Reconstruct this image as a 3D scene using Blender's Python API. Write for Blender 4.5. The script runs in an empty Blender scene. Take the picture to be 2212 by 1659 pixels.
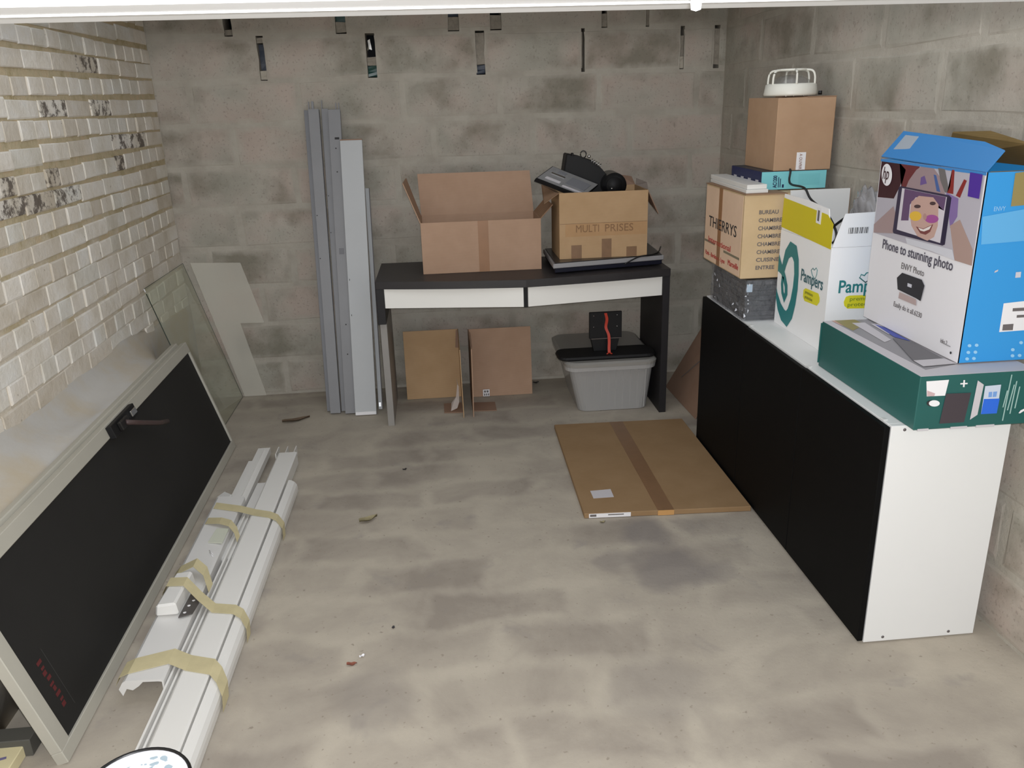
import bpy, bmesh, math, random
from mathutils import Vector, Matrix

random.seed(11)
scene = bpy.context.scene
col = scene.collection
V = Vector

# ------------------------------------------------------------------ camera
F_PX, IMG_W, IMG_H = 1783.57, 2212, 1659
PITCH, ROLL, YAW = 0.3343, -0.03, 0.0836
CAM = V((0.0, 0.0, 1.529))
fwd = V((math.sin(YAW)*math.cos(PITCH), math.cos(YAW)*math.cos(PITCH), -math.sin(PITCH)))
right0 = V((math.cos(YAW), -math.sin(YAW), 0.0))
up0 = right0.cross(fwd)
cr = right0*math.cos(ROLL) + up0*math.sin(ROLL)
cu = -right0*math.sin(ROLL) + up0*math.cos(ROLL)
cam_data = bpy.data.cameras.new('camera')
cam_data.sensor_fit = 'HORIZONTAL'
cam_data.sensor_width = 36.0
cam_data.lens = F_PX/IMG_W*36.0
cam_data.clip_start = 0.02
cam = bpy.data.objects.new('camera', cam_data)
col.objects.link(cam)
m = Matrix((( cr.x, cu.x, -fwd.x, CAM.x), (cr.y, cu.y, -fwd.y, CAM.y), (cr.z, cu.z, -fwd.z, CAM.z), (0, 0, 0, 1)))
cam.matrix_world = m
scene.camera = cam

# ------------------------------------------------------------------ world: dim evening sky outside the open garage
world = bpy.data.worlds.new('world'); scene.world = world
world.use_nodes = True
bg = world.node_tree.nodes['Background']
bg.inputs[0].default_value = (0.90, 0.95, 1.0, 1)
bg.inputs[1].default_value = 1.30

# ------------------------------------------------------------------ the phone's flash beside the lens
fl = bpy.data.lights.new('phone_flash', 'POINT')
fl.energy = 165.0
fl.color = (0.975, 0.985, 1.0)
fl.shadow_soft_size = 0.014
flo = bpy.data.objects.new('phone_flash', fl)
flo.location = CAM + cr*0.012 + cu*0.022 - fwd*0.005
col.objects.link(flo)

scene.view_settings.view_transform = 'Standard'
scene.view_settings.look = 'None'
scene.view_settings.gamma = 1.0
scene.view_settings.use_curve_mapping = False
scene.view_settings.exposure = -0.08

# ------------------------------------------------------------------ materials
def lin(c):
    c = c/255.0
    return c/12.92 if c <= 0.04045 else ((c+0.055)/1.055)**2.4
def rgb(r, g, b): return (lin(r), lin(g), lin(b), 1.0)

MATS = {}
def mat(name, c, rough=0.6, metal=0.0, var=0.0, vscale=6.0, bump=0.0, bscale=60.0, spec=0.5, c2=None):
    """plain procedural surface: base colour with a soft noise variation and fine relief"""
    if name in MATS: return MATS[name]
    mt = bpy.data.materials.new(name); mt.use_nodes = True
    nt = mt.node_tree; N = nt.nodes; L = nt.links
    b = N['Principled BSDF']
    b.inputs['Base Color'].default_value = c
    b.inputs['Roughness'].default_value = rough
    b.inputs['Metallic'].default_value = metal
    b.inputs['Specular IOR Level'].default_value = spec
    geo = N.new('ShaderNodeNewGeometry')
    if var > 0 or c2:
        no = N.new('ShaderNodeTexNoise'); no.inputs['Scale'].default_value = vscale
        no.inputs['Detail'].default_value = 6; no.inputs['Roughness'].default_value = 0.6
        L.new(geo.outputs['Position'], no.inputs['Vector'])
        rp = N.new('ShaderNodeValToRGB')
        rp.color_ramp.elements[0].position = 0.3; rp.color_ramp.elements[1].position = 0.7
        lo = c2 if c2 else tuple(x*(1-var) for x in c[:3])+(1,)
        rp.color_ramp.elements[0].color = lo; rp.color_ramp.elements[1].color = c
        L.new(no.outputs['Fac'], rp.inputs['Fac']); L.new(rp.outputs['Color'], b.inputs['Base Color'])
    if bump > 0:
        nb = N.new('ShaderNodeTexNoise'); nb.inputs['Scale'].default_value = bscale; nb.inputs['Detail'].default_value = 5
        L.new(geo.outputs['Position'], nb.inputs['Vector'])
        bu = N.new('ShaderNodeBump'); bu.inputs['Strength'].default_value = bump; bu.inputs['Distance'].default_value = 0.01
        L.new(nb.outputs['Fac'], bu.inputs['Height']); L.new(bu.outputs['Normal'], b.inputs['Normal'])
    MATS[name] = mt
    return mt

def noise(N, L, vec, scale, detail=6, rough=0.6, dist=0.0):
    n = N.new('ShaderNodeTexNoise'); n.inputs['Scale'].default_value = scale; n.inputs['Detail'].default_value = detail
    n.inputs['Roughness'].default_value = rough; n.inputs['Distortion'].default_value = dist
    L.new(vec, n.inputs['Vector']); return n.outputs['Fac']
def ramp(N, L, fac, stops):
    r = N.new('ShaderNodeValToRGB'); e = r.color_ramp.elements
    while len(e) < len(stops): e.new(0.5)
    for i, (p, c) in enumerate(stops):
        e[i].position = p; e[i].color = c
    L.new(fac, r.inputs['Fac']); return r.outputs['Color']
def mix(N, L, fac, a, b, mode='MIX'):
    n = N.new('ShaderNodeMix'); n.data_type = 'RGBA'; n.blend_type = mode
    if hasattr(fac, 'links') or not isinstance(fac, (int, float)): L.new(fac, n.inputs[0])
    else: n.inputs[0].default_value = fac
    for k, s in ((6, a), (7, b)):
        if isinstance(s, tuple): n.inputs[k].default_value = s
        else: L.new(s, n.inputs[k])
    return n.outputs[2]
def g(v): return (v, v, v, 1)
def newmat(name):
    mt = bpy.data.materials.new(name); mt.use_nodes = True; MATS[name] = mt
    return mt, mt.node_tree.nodes, mt.node_tree.links, mt.node_tree.nodes['Principled BSDF']
def bumpn(N, L, b, h, s, d=0.01):
    bu = N.new('ShaderNodeBump'); bu.inputs['Strength'].default_value = s; bu.inputs['Distance'].default_value = d
    L.new(h, bu.inputs['Height']); L.new(bu.outputs['Normal'], b.inputs['Normal'])

def concrete_block_mat():
    mt, N, L, b = newmat('concrete_block')
    geo = N.new('ShaderNodeNewGeometry'); p = geo.outputs['Position']
    oi = N.new('ShaderNodeObjectInfo')
    base = ramp(N, L, noise(N, L, p, 2.6, 9, 0.68), [(0.32, rgb(152, 144, 133)), (0.5, rgb(172, 164, 153)), (0.7, rgb(184, 178, 168))])
    tint = ramp(N, L, noise(N, L, p, 3.7, 4, 0.5), [(0.38, rgb(154, 153, 142)), (0.5, rgb(174, 166, 156)), (0.64, rgb(180, 162, 152))])
    c = mix(N, L, 0.55, base, tint)
    # dark damp stains, a different amount on each block
    st = noise(N, L, p, 4.2, 6, 0.55, 0.0)
    mth = N.new('ShaderNodeMath'); mth.operation = 'MULTIPLY_ADD'; L.new(oi.outputs['Random'], mth.inputs[0])
    mth.inputs[1].default_value = 0.16; L.new(st, mth.inputs[2])
    sm = ramp(N, L, mth.outputs[0], [(0.56, g(0)), (0.78, g(0.8))])
    c = mix(N, L, sm, c, rgb(122, 117, 104))
    sp = ramp(N, L, noise(N, L, p, 95, 2, 0.5), [(0.30, g(0.35)), (0.40, g(0))])
    c = mix(N, L, sp, c, rgb(105, 98, 90))
    tcn = N.new('ShaderNodeTexCoord'); sg = N.new('ShaderNodeSeparateXYZ'); L.new(tcn.outputs['Generated'], sg.inputs[0])
    def edge(sock, k):      # distance to the nearer edge along one axis, in metres
        a1 = N.new('ShaderNodeMath'); a1.operation = 'SUBTRACT'; L.new(sock, a1.inputs[0]); a1.inputs[1].default_value = 0.5
        a2 = N.new('ShaderNodeMath'); a2.operation = 'ABSOLUTE'; L.new(a1.outputs[0], a2.inputs[0])
        a3 = N.new('ShaderNodeMath'); a3.operation = 'MULTIPLY_ADD'; L.new(a2.outputs[0], a3.inputs[0]); a3.inputs[1].default_value = -k; a3.inputs[2].default_value = 0.5*k
        return a3.outputs[0]
    mn = N.new('ShaderNodeMath'); mn.operation = 'MINIMUM'; L.new(edge(sg.outputs['X'], 0.5), mn.inputs[0]); L.new(edge(sg.outputs['Z'], 0.18), mn.inputs[1])
    nz = N.new('ShaderNodeMath'); nz.operation = 'MULTIPLY_ADD'; L.new(noise(N, L, p, 9, 5, 0.6), nz.inputs[0]); nz.inputs[1].default_value = 0.09; L.new(mn.outputs[0], nz.inputs[2])
    em = ramp(N, L, nz.outputs[0], [(0.040, g(0.9)), (0.075, g(0))])
    mc = ramp(N, L, noise(N, L, p, 5, 8, 0.65), [(0.33, rgb(160, 153, 142)), (0.6, rgb(178, 172, 161))])
    c = mix(N, L, em, c, mc)
    L.new(c, b.inputs['Base Color']); b.inputs['Roughness'].default_value = 0.95; b.inputs['Specular IOR Level'].default_value = 0.15
    bumpn(N, L, b, noise(N, L, p, 45, 8, 0.7), 0.35, 0.005)
concrete_block_mat()
def wall_mortar_mat():
    mt, N, L, b = newmat('smeared_mortar')
    p = N.new('ShaderNodeNewGeometry').outputs['Position']
    c = ramp(N, L, noise(N, L, p, 5, 8, 0.65), [(0.33, rgb(160, 153, 142)), (0.6, rgb(178, 172, 161))])
    L.new(c, b.inputs['Base Color']); b.inputs['Roughness'].default_value = 0.95; b.inputs['Specular IOR Level'].default_value = 0.1
    bumpn(N, L, b, noise(N, L, p, 60, 6, 0.7), 0.5, 0.006)
wall_mortar_mat()
def brick_mat():
    mt, N, L, b = newmat('whitewashed_brick')
    p = N.new('ShaderNodeNewGeometry').outputs['Position']
    oi = N.new('ShaderNodeObjectInfo')
    c = ramp(N, L, noise(N, L, p, 7, 7, 0.6), [(0.3, rgb(214, 205, 190)), (0.5, rgb(230, 223, 212)), (0.7, rgb(238, 234, 228))])
    sh = ramp(N, L, oi.outputs['Random'], [(0.0, rgb(205, 196, 182)), (0.5, rgb(255, 255, 255)), (1.0, rgb(232, 236, 236))])
    c = mix(N, L, 0.6, c, sh, 'MULTIPLY')
    # flaked whitewash: only some bricks, dark burnt brick shows
    n1 = noise(N, L, p, 24, 6, 0.7)
    m1 = N.new('ShaderNodeMath'); m1.operation = 'MULTIPLY_ADD'; m1.inputs[1].default_value = 0.30
    sc = N.new('ShaderNodeSeparateColor'); L.new(oi.outputs['Color'], sc.inputs[0]); L.new(sc.outputs[0], m1.inputs[0]); L.new(n1, m1.inputs[2])
    fm = ramp(N, L, m1.outputs[0], [(0.78, g(0)), (0.86, g(0.9))])
    c = mix(N, L, fm, c, rgb(92, 82, 74))
    n2 = ramp(N, L, noise(N, L, p, 38, 3, 0.6), [(0.70, g(0)), (0.76, g(0.8))])
    c = mix(N, L, n2, c, rgb(120, 108, 90))
    L.new(c, b.inputs['Base Color']); b.inputs['Roughness'].default_value = 0.8; b.inputs['Specular IOR Level'].default_value = 0.3
    bumpn(N, L, b, noise(N, L, p, 35, 6, 0.65), 0.5, 0.008)
brick_mat()
def brick_mortar_mat():
    mt, N, L, b = newmat('ochre_mortar')
    p = N.new('ShaderNodeNewGeometry').outputs['Position']
    och = ramp(N, L, noise(N, L, p, 14, 7, 0.65), [(0.3, rgb(172, 156, 120)), (0.5, rgb(196, 182, 152)), (0.7, rgb(204, 182, 150))])
    sx = N.new('ShaderNodeSeparateXYZ'); L.new(p, sx.inputs[0])
    n = noise(N, L, p, 6, 5, 0.6)
    m1 = N.new('ShaderNodeMath'); m1.operation = 'MULTIPLY_ADD'; m1.inputs[1].default_value = 0.75; L.new(sx.outputs['Z'], m1.inputs[0]); L.new(n, m1.inputs[2])
    k = ramp(N, L, m1.outputs[0], [(1.0-0.2, g(0)), (1.0, g(1))])
    m2 = N.new('ShaderNodeMath'); m2.operation = 'SUBTRACT'; L.new(m1.outputs[0], m2.inputs[0]); m2.inputs[1].default_value = 0.33
    k = ramp(N, L, m2.outputs[0], [(0.75, g(0)), (0.98, g(1))])
    c = mix(N, L, k, rgb(214, 204, 188), och)
    L.new(c, b.inputs['Base Color']); b.inputs['Roughness'].default_value = 0.95; b.inputs['Specular IOR Level'].default_value = 0.1
    bumpn(N, L, b, noise(N, L, p, 70, 6, 0.7), 0.6, 0.008)
brick_mortar_mat()
def render_mat():
    mt, N, L, b = newmat('lime_render')
    p = N.new('ShaderNodeNewGeometry').outputs['Position']
    c = ramp(N, L, noise(N, L, p, 3.2, 6, 0.6), [(0.35, rgb(184, 172, 152)), (0.55, rgb(186, 182, 176)), (0.7, rgb(190, 187, 182))])
    L.new(c, b.inputs['Base Color']); b.inputs['Roughness'].default_value = 0.85; b.inputs['Specular IOR Level'].default_value = 0.2
    bumpn(N, L, b, noise(N, L, p, 18, 5, 0.6), 0.25, 0.006)
render_mat()
def floor_mat():
    mt, N, L, b = newmat('stained_concrete_floor')
    p = N.new('ShaderNodeNewGeometry').outputs['Position']
    # ghost print of the block courses: distorted, soft edged
    vd = N.new('ShaderNodeTexNoise'); vd.inputs['Scale'].default_value = 3.4; vd.inputs['Detail'].default_value = 5
    L.new(p, vd.inputs['Vector'])
    va = N.new('ShaderNodeVectorMath'); va.operation = 'SCALE'; va.inputs['Scale'].default_value = 0.22; L.new(vd.outputs['Color'], va.inputs[0])
    vb = N.new('ShaderNodeVectorMath'); vb.operation = 'ADD'; L.new(p, vb.inputs[0]); L.new(va.outputs[0], vb.inputs[1])
    br = N.new('ShaderNodeTexBrick'); L.new(vb.outputs[0], br.inputs['Vector'])
    br.inputs['Color1'].default_value = g(0.05); br.inputs['Color2'].default_value = g(0.8); br.inputs['Mortar'].default_value = g(1)
    br.inputs['Scale'].default_value = 1.0; br.inputs['Mortar Size'].default_value = 0.055; br.inputs['Mortar Smooth'].default_value = 1.0
    br.inputs['Brick Width'].default_value = 0.46; br.inputs['Row Height'].default_value = 0.205
    n1 = noise(N, L, p, 2.4, 8, 0.62, 0.4)
    fa = mix(N, L, 0.66, br.outputs['Color'], ramp(N, L, n1, [(0.3, g(0)), (0.7, g(1))]))
    c = ramp(N, L, fa, [(0.15, rgb(146, 137, 127)), (0.45, rgb(164, 155, 143)), (0.8, rgb(180, 171, 157))])
    bl = ramp(N, L, noise(N, L, p, 5.5, 4, 0.55, 0.5), [(0.62, g(0)), (0.72, g(0.4))])
    c = mix(N, L, bl, c, rgb(138, 132, 128))
    wob = N.new('ShaderNodeVectorMath'); wob.operation = 'SCALE'; wob.inputs['Scale'].default_value = 0.16
    nv = N.new('ShaderNodeTexNoise'); nv.inputs['Scale'].default_value = 7; L.new(p, nv.inputs['Vector']); L.new(nv.outputs['Color'], wob.inputs[0])
    pw = N.new('ShaderNodeVectorMath'); pw.operation = 'ADD'; L.new(p, pw.inputs[0]); L.new(wob.outputs[0], pw.inputs[1])
    for sx_, sy_, r_, a_ in ((0.70, 2.64, 0.10, 0.75), (0.73, 2.40, 0.13, 0.75), (0.55, 2.47, 0.07, 0.5), (0.87, 2.36, 0.07, 0.4), (-0.25, 1.86, 0.12, 0.3), (0.52, 1.80, 0.14, 0.3)):
        ds = N.new('ShaderNodeVectorMath'); ds.operation = 'DISTANCE'; L.new(pw.outputs[0], ds.inputs[0]); ds.inputs[1].default_value = (sx_+0.08, sy_+0.08, 0.08)
        c = mix(N, L, ramp(N, L, ds.outputs['Value'], [(r_*0.7, g(a_)), (r_*1.25, g(0))]), c, rgb(130, 123, 119))
    sp = ramp(N, L, noise(N, L, p, 60, 2, 0.5), [(0.26, g(0.6)), (0.33, g(0))])
    c = mix(N, L, sp, c, rgb(128, 118, 106))
    L.new(c, b.inputs['Base Color']); b.inputs['Roughness'].default_value = 0.9; b.inputs['Specular IOR Level'].default_value = 0.2
    bumpn(N, L, b, noise(N, L, p, 30, 8, 0.7), 0.25, 0.005)
floor_mat()

def cardboard(name, r, gg, bb):
    mt, N, L, b = newmat(name)
    p = N.new('ShaderNodeNewGeometry').outputs['Position']
    w = N.new('ShaderNodeTexWave'); w.wave_type = 'BANDS'; w.bands_direction = 'Z'; w.inputs['Scale'].default_value = 60; w.inputs['Distortion'].default_value = 0.4
    L.new(p, w.inputs['Vector'])
    c = ramp(N, L, noise(N, L, p, 9, 6, 0.6), [(0.3, rgb(r-9, gg-9, bb-9)), (0.7, rgb(r, gg, bb))])
    c = mix(N, L, 0.05, c, w.outputs['Color'], 'OVERLAY')
    L.new(c, b.inputs['Base Color']); b.inputs['Roughness'].default_value = 0.75; b.inputs['Specular IOR Level'].default_value = 0.25
    return mt
CARD = cardboard('kraft_cardboard', 180, 148, 120)
CARD_P = cardboard('pinkish_cardboard', 178, 147, 124)
CARD_T = cardboard('tan_cardboard', 182, 151, 116)
CARD_F = cardboard('flat_pack_cardboard', 152, 124, 92)
CARD_L = cardboard('pale_moving_cardboard', 204, 178, 142)
CARD_I = cardboard('inner_cardboard', 150, 120, 96)
CARD_D = cardboard('brown_leaning_cardboard', 150, 122, 104)

def clearmat(name, tint, haze=None, hazef=0.0, rough=0.02, refl=1.0, bump=0.0, bscale=12):
    """thin clear sheet: transparent with a Fresnel gloss and optional haze"""
    mt = bpy.data.materials.new(name); mt.use_nodes = True; MATS[name] = mt
    N = mt.node_tree.nodes; L = mt.node_tree.links
    N.remove(N['Principled BSDF'])
    out = N['Material Output']
    tr = N.new('ShaderNodeBsdfTransparent'); tr.inputs[0].default_value = tint
    gl = N.new('ShaderNodeBsdfGlossy'); gl.inputs['Roughness'].default_value = rough
    gl.inputs['Color'].default_value = (refl, refl, refl, 1)
    fr = N.new('ShaderNodeFresnel'); fr.inputs['IOR'].default_value = 1.5
    if bump > 0:
        geo = N.new('ShaderNodeNewGeometry')
        nb = N.new('ShaderNodeTexNoise'); nb.inputs['Scale'].default_value = bscale; nb.inputs['Detail'].default_value = 4
        L.new(geo.outputs['Position'], nb.inputs['Vector'])
        bu = N.new('ShaderNodeBump'); bu.inputs['Strength'].default_value = bump; bu.inputs['Distance'].default_value = 0.05
        L.new(nb.outputs['Fac'], bu.inputs['Height']); L.new(bu.outputs['Normal'], gl.inputs['Normal']); L.new(bu.outputs['Normal'], fr.inputs['Normal'])
    base = tr.outputs[0]
    if haze:
        df = N.new('ShaderNodeBsdfDiffuse'); df.inputs[0].default_value = haze
        mx = N.new('ShaderNodeMixShader'); mx.inputs[0].default_value = hazef
        L.new(base, mx.inputs[1]); L.new(df.outputs[0], mx.inputs[2]); base = mx.outputs[0]
    gb_ = N.new('ShaderNodeNewGeometry'); ma = N.new('ShaderNodeMath'); ma.operation = 'SUBTRACT'; ma.inputs[0].default_value = 1.0; L.new(gb_.outputs['Backfacing'], ma.inputs[1])
    mb_ = N.new('ShaderNodeMath'); mb_.operation = 'MULTIPLY'; L.new(fr.outputs[0], mb_.inputs[0]); L.new(ma.outputs[0], mb_.inputs[1])
    m2 = N.new('ShaderNodeMixShader'); L.new(mb_.outputs[0], m2.inputs[0]); L.new(base, m2.inputs[1]); L.new(gl.outputs[0], m2.inputs[2])
    L.new(m2.outputs[0], out.inputs['Surface'])
    return mt
GLASS = clearmat('green_tinted_glass', (0.97, 0.985, 0.95, 1), (0.75, 0.76, 0.66, 1), 0.07)
CAUSTIC = clearmat('flash_caustic', (0.97, 0.97, 0.95, 1), (0.97, 0.93, 0.85, 1), 0.27, 0.1, 0.5)  # pale haze paints the flash light thrown back by the pane
WRAP = clearmat('cling_film', (0.93, 0.94, 0.96, 1), (0.62, 0.62, 0.64, 1), 0.10, 0.10, 1.0, 1.0, 26)
BAG = clearmat('grey_plastic_bag', (0.8, 0.8, 0.82, 1), (0.42, 0.41, 0.42, 1), 0.5, 0.15, 1.0, 0.5, 30)
BINM = clearmat('translucent_grey_plastic', (0.80, 0.80, 0.81, 1), (0.55, 0.54, 0.53, 1), 0.62, 0.2, 0.8)

WHITE = mat('white_laminate', rgb(228, 228, 227), 0.45, var=0.03, vscale=2)
WHITE_D = mat('white_drawer_front', rgb(240, 238, 233), 0.4, var=0.02, vscale=3)
BLACKD = mat('black_door_front', rgb(10, 10, 11), 0.6, var=0.15, vscale=5, spec=0.12)
BLACKW = mat('black_brown_wood', rgb(54, 51, 52), 0.45, var=0.25, vscale=9, spec=0.4)  # lighter than the sides: grazing sheen of the top put into the colour
BLACKS = mat('black_brown_side', rgb(38, 36, 38), 0.5, var=0.2, vscale=9, spec=0.3)
BLACKP = mat('black_plastic', rgb(20, 20, 22), 0.35)
BLACKM = mat('matte_black_plastic', rgb(24, 23, 24), 0.6, spec=0.3)
GREYW = mat('worn_grey_panel', rgb(150, 146, 142), 0.5, var=0.12, vscale=8)
PVC = mat('white_pvc', rgb(228, 226, 222), 0.35, var=0.03, vscale=3)
PVC_G = mat('white_pvc_shade', rgb(218, 216, 213), 0.35, var=0.03, vscale=3)
TAPE = mat('beige_masking_tape', rgb(204, 192, 152), 0.6, var=0.15, vscale=18)
TAPEB = mat('brown_packing_tape', rgb(150, 108, 74), 0.35, var=0.1, vscale=18)
TAPED = mat('dark_packing_tape', rgb(132, 100, 72), 0.35, var=0.15, vscale=22)
ALU = mat('grey_coated_metal', rgb(134, 134, 137), 0.45, metal=0.0, var=0.08, vscale=7, spec=0.5)
ALU_D = mat('grey_coated_metal_dark', rgb(122, 123, 128), 0.45, metal=0.0, var=0.1, vscale=7, spec=0.5)
ALU_L = mat('pale_grey_plank', rgb(184, 186, 188), 0.5, var=0.05, vscale=4)
FRAME = mat('grey_frame_paint', rgb(182, 178, 166), 0.5, var=0.08, vscale=5)
BOARD = mat('black_board', rgb(40, 39, 38), 0.6, var=0.2, vscale=3, spec=0.25)
STEEL = mat('bright_steel', rgb(200, 200, 200), 0.2, metal=1.0)
DSTEEL = mat('dark_steel', rgb(62, 60, 60), 0.35, metal=0.8)
SILVER = mat('silver_plastic', rgb(168, 166, 168), 0.35, metal=0.3)
RED = mat('red_strap', rgb(190, 58, 36), 0.35)
REDINK = mat('red_ink', rgb(176, 40, 42), 0.6)
REDDIM = mat('faded_red_ink', rgb(92, 30, 32), 0.7)
PAPER = mat('white_paper', rgb(232, 230, 232), 0.7)
PAPER_G = mat('grey_paper', rgb(196, 192, 196), 0.7)
INK = mat('black_ink', rgb(44, 42, 44), 0.7)
INKG = mat('grey_ink', rgb(104, 98, 98), 0.7)
DARKGAP = mat('dark_void', rgb(20, 22, 26), 0.9)
NIGHTGREEN = mat('dark_green_void', rgb(22, 46, 44), 0.6)
ROUGHM = mat('rough_mortar_lump', rgb(150, 142, 130), 0.95, var=0.3, vscale=30, bump=0.6, bscale=60)

# ------------------------------------------------------------------ helpers
def tag(o, label=None, cat=None, group=None, kind=None):
    if label: o['label'] = label
    if cat: o['category'] = cat
    if group: o['group'] = group
    if kind: o['kind'] = kind
    return o
def put(o, parent=None):
    col.objects.link(o)
    if parent is not None:
        o.parent = parent
        # parts are modelled in place: cancel the thing's own offset
        if parent.type == 'EMPTY': o.matrix_parent_inverse = Matrix.Translation(-parent.location)
    return o
def thing(name, label, cat, loc, group=None):
    o = bpy.data.objects.new(name, None); o.empty_display_size = 0.05
    o.location = loc; col.objects.link(o)
    return tag(o, label, cat, group)
def obj(name, verts, faces, m, parent=None, smooth=False, mats=None, fm=None):
    me = bpy.data.meshes.new(name)
    me.from_pydata([tuple(v) for v in verts], [], faces)
    me.materials.append(m)
    if mats:
        for x in mats: me.materials.append(x)
    if fm:
        for p, i in zip(me.polygons, fm): p.material_index = i
    bm = bmesh.new(); bm.from_mesh(me); bmesh.ops.recalc_face_normals(bm, faces=bm.faces); bm.to_mesh(me); bm.free()
    if smooth:
        for p in me.polygons: p.use_smooth = True
    me.update()
    return put(bpy.data.objects.new(name, me), parent)
def from_bm(name, bm, m, parent=None, smooth=False):
    bmesh.ops.recalc_face_normals(bm, faces=bm.faces)
    me = bpy.data.meshes.new(name); bm.to_mesh(me); bm.free(); me.materials.append(m)
    if smooth:
        for p in me.polygons: p.use_smooth = True
    return put(bpy.data.objects.new(name, me), parent)
BOXF = [(0, 1, 2, 3), (7, 6, 5, 4), (0, 4, 5, 1), (1, 5, 6, 2), (2, 6, 7, 3), (3, 7, 4, 0)]
def boxv(x0, x1, y0, y1, z0, z1):
    return [(x0, y0, z0), (x1, y0, z0), (x1, y1, z0), (x0, y1, z0), (x0, y0, z1), (x1, y0, z1), (x1, y1, z1), (x0, y1, z1)]
def hexa(name, v8, m, parent=None, bevel=0.0, seg=1):
    bm = bmesh.new()
    vs = [bm.verts.new(v) for v in v8]
    for f in BOXF: bm.faces.new([vs[i] for i in f])
    if bevel > 0:
        bmesh.ops.bevel(bm, geom=bm.edges[:], offset=bevel, segments=seg, affect='EDGES', profile=0.5)
    return from_bm(name, bm, m, parent)
def box(name, x0, x1, y0, y1, z0, z1, m, parent=None, bevel=0.0, seg=1):
    return hexa(name, boxv(x0, x1, y0, y1, z0, z1), m, parent, bevel, seg)
def prism(name, pts, ext, m, parent=None, bevel=0.0):
    """closed outline pts (3-D, planar) swept along ext"""
    n = len(pts); e = V(ext)
    bm = bmesh.new()
    a = [bm.verts.new(V(p)) for p in pts]; b = [bm.verts.new(V(p)+e) for p in pts]
    bm.faces.new(a); bm.faces.new(b[::-1])
    for i in range(n):
        j = (i+1) % n
        bm.faces.new([a[i], b[i], b[j], a[j]])
    if bevel > 0: bmesh.ops.bevel(bm, geom=bm.edges[:], offset=bevel, segments=1, affect='EDGES', profile=0.5)
    return from_bm(name, bm, m, parent)
def sheet(name, q, th, m, parent=None):
    """thin quad / polygon sheet with thickness th along its normal"""
    p = [V(x) for x in q]
    n = (p[1]-p[0]).cross(p[-1]-p[0]).normalized()
    return prism(name, [x - n*th/2 for x in p], n*th, m, parent)
def tube(name, pts, r, m, parent=None, n=8, closed=False):
    pts = [V(p) for p in pts]; K = len(pts); verts = []; faces = []
    for i, p in enumerate(pts):
        if closed: d = pts[(i+1) % K]-pts[i-1]
        else: d = pts[min(i+1, K-1)]-pts[max(i-1, 0)]
        d.normalize()
        a = V((0, 0, 1)) if abs(d.z) < 0.9 else V((1, 0, 0))
        u = d.cross(a).normalized(); w = d.cross(u)
        for k in range(n):
            t = 2*math.pi*k/n
            verts.append(p + (u*math.cos(t)+w*math.sin(t))*r)
    R = K if closed else K-1
    for i in range(R):
        for k in range(n):
            j = (i+1) % K
            faces.append((i*n+k, i*n+(k+1) % n, j*n+(k+1) % n, j*n+k))
    if not closed:
        faces.append(tuple(range(n))[::-1]); faces.append(tuple((K-1)*n+k for k in range(n)))
    return obj(name, verts, faces, m, parent, smooth=True)
def lathe(name, prof, c, m, parent=None, n=32, smooth=True):
    verts = []; faces = []
    for r, z in prof:
        for k in range(n):
            t = 2*math.pi*k/n
            verts.append((c[0]+r*math.cos(t), c[1]+r*math.sin(t), c[2]+z))
    for i in range(len(prof)-1):
        for k in range(n):
            faces.append((i*n+k, i*n+(k+1) % n, (i+1)*n+(k+1) % n, (i+1)*n+k))
    return obj(name, verts, faces, m, parent, smooth=smooth)
def curve_pts(cp, n=24):
    """Catmull-Rom through control points"""
    cp = [V(p) for p in cp]; P = [cp[0]*2-cp[1]]+cp+[cp[-1]*2-cp[-2]]; out = []
    for i in range(1, len(P)-2):
        for k in range(n):
            t = k/n
            a, b, c, d = P[i-1], P[i], P[i+1], P[i+2]
            out.append(0.5*((2*b)+(c-a)*t+(2*a-5*b+4*c-d)*t*t+(3*b-a-3*c+d)*t**3))
    out.append(cp[-1]); return out
def print2d(name, pts, plane, m, parent, layer=1):
    """flat print on a box side. plane: ('x',X) faces -X, ('y',Y) faces -Y, ('z',Z) faces up"""
    k, c = plane; off = 0.0006 + 0.00035*layer; e = 0.0003
    if k == 'x': P = [(c-off, a, b) for a, b in pts]; ext = (-e, 0, 0)
    elif k == 'y': P = [(a, c-off, b) for a, b in pts]; ext = (0, -e, 0)
    else: P = [(a, b, c+off) for a, b in pts]; ext = (0, 0, e)
    bm = bmesh.new(); e = V(ext); n = len(P)
    a = [bm.verts.new(V(p)) for p in P]; b = [bm.verts.new(V(p)+e) for p in P]
    f1 = bm.faces.new(a); f2 = bm.faces.new(b[::-1])
    for i in range(n):
        j = (i+1) % n; bm.faces.new([a[i], b[i], b[j], a[j]])
    bmesh.ops.triangulate(bm, faces=[f1, f2])
    return from_bm(name, bm, m, parent)
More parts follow.
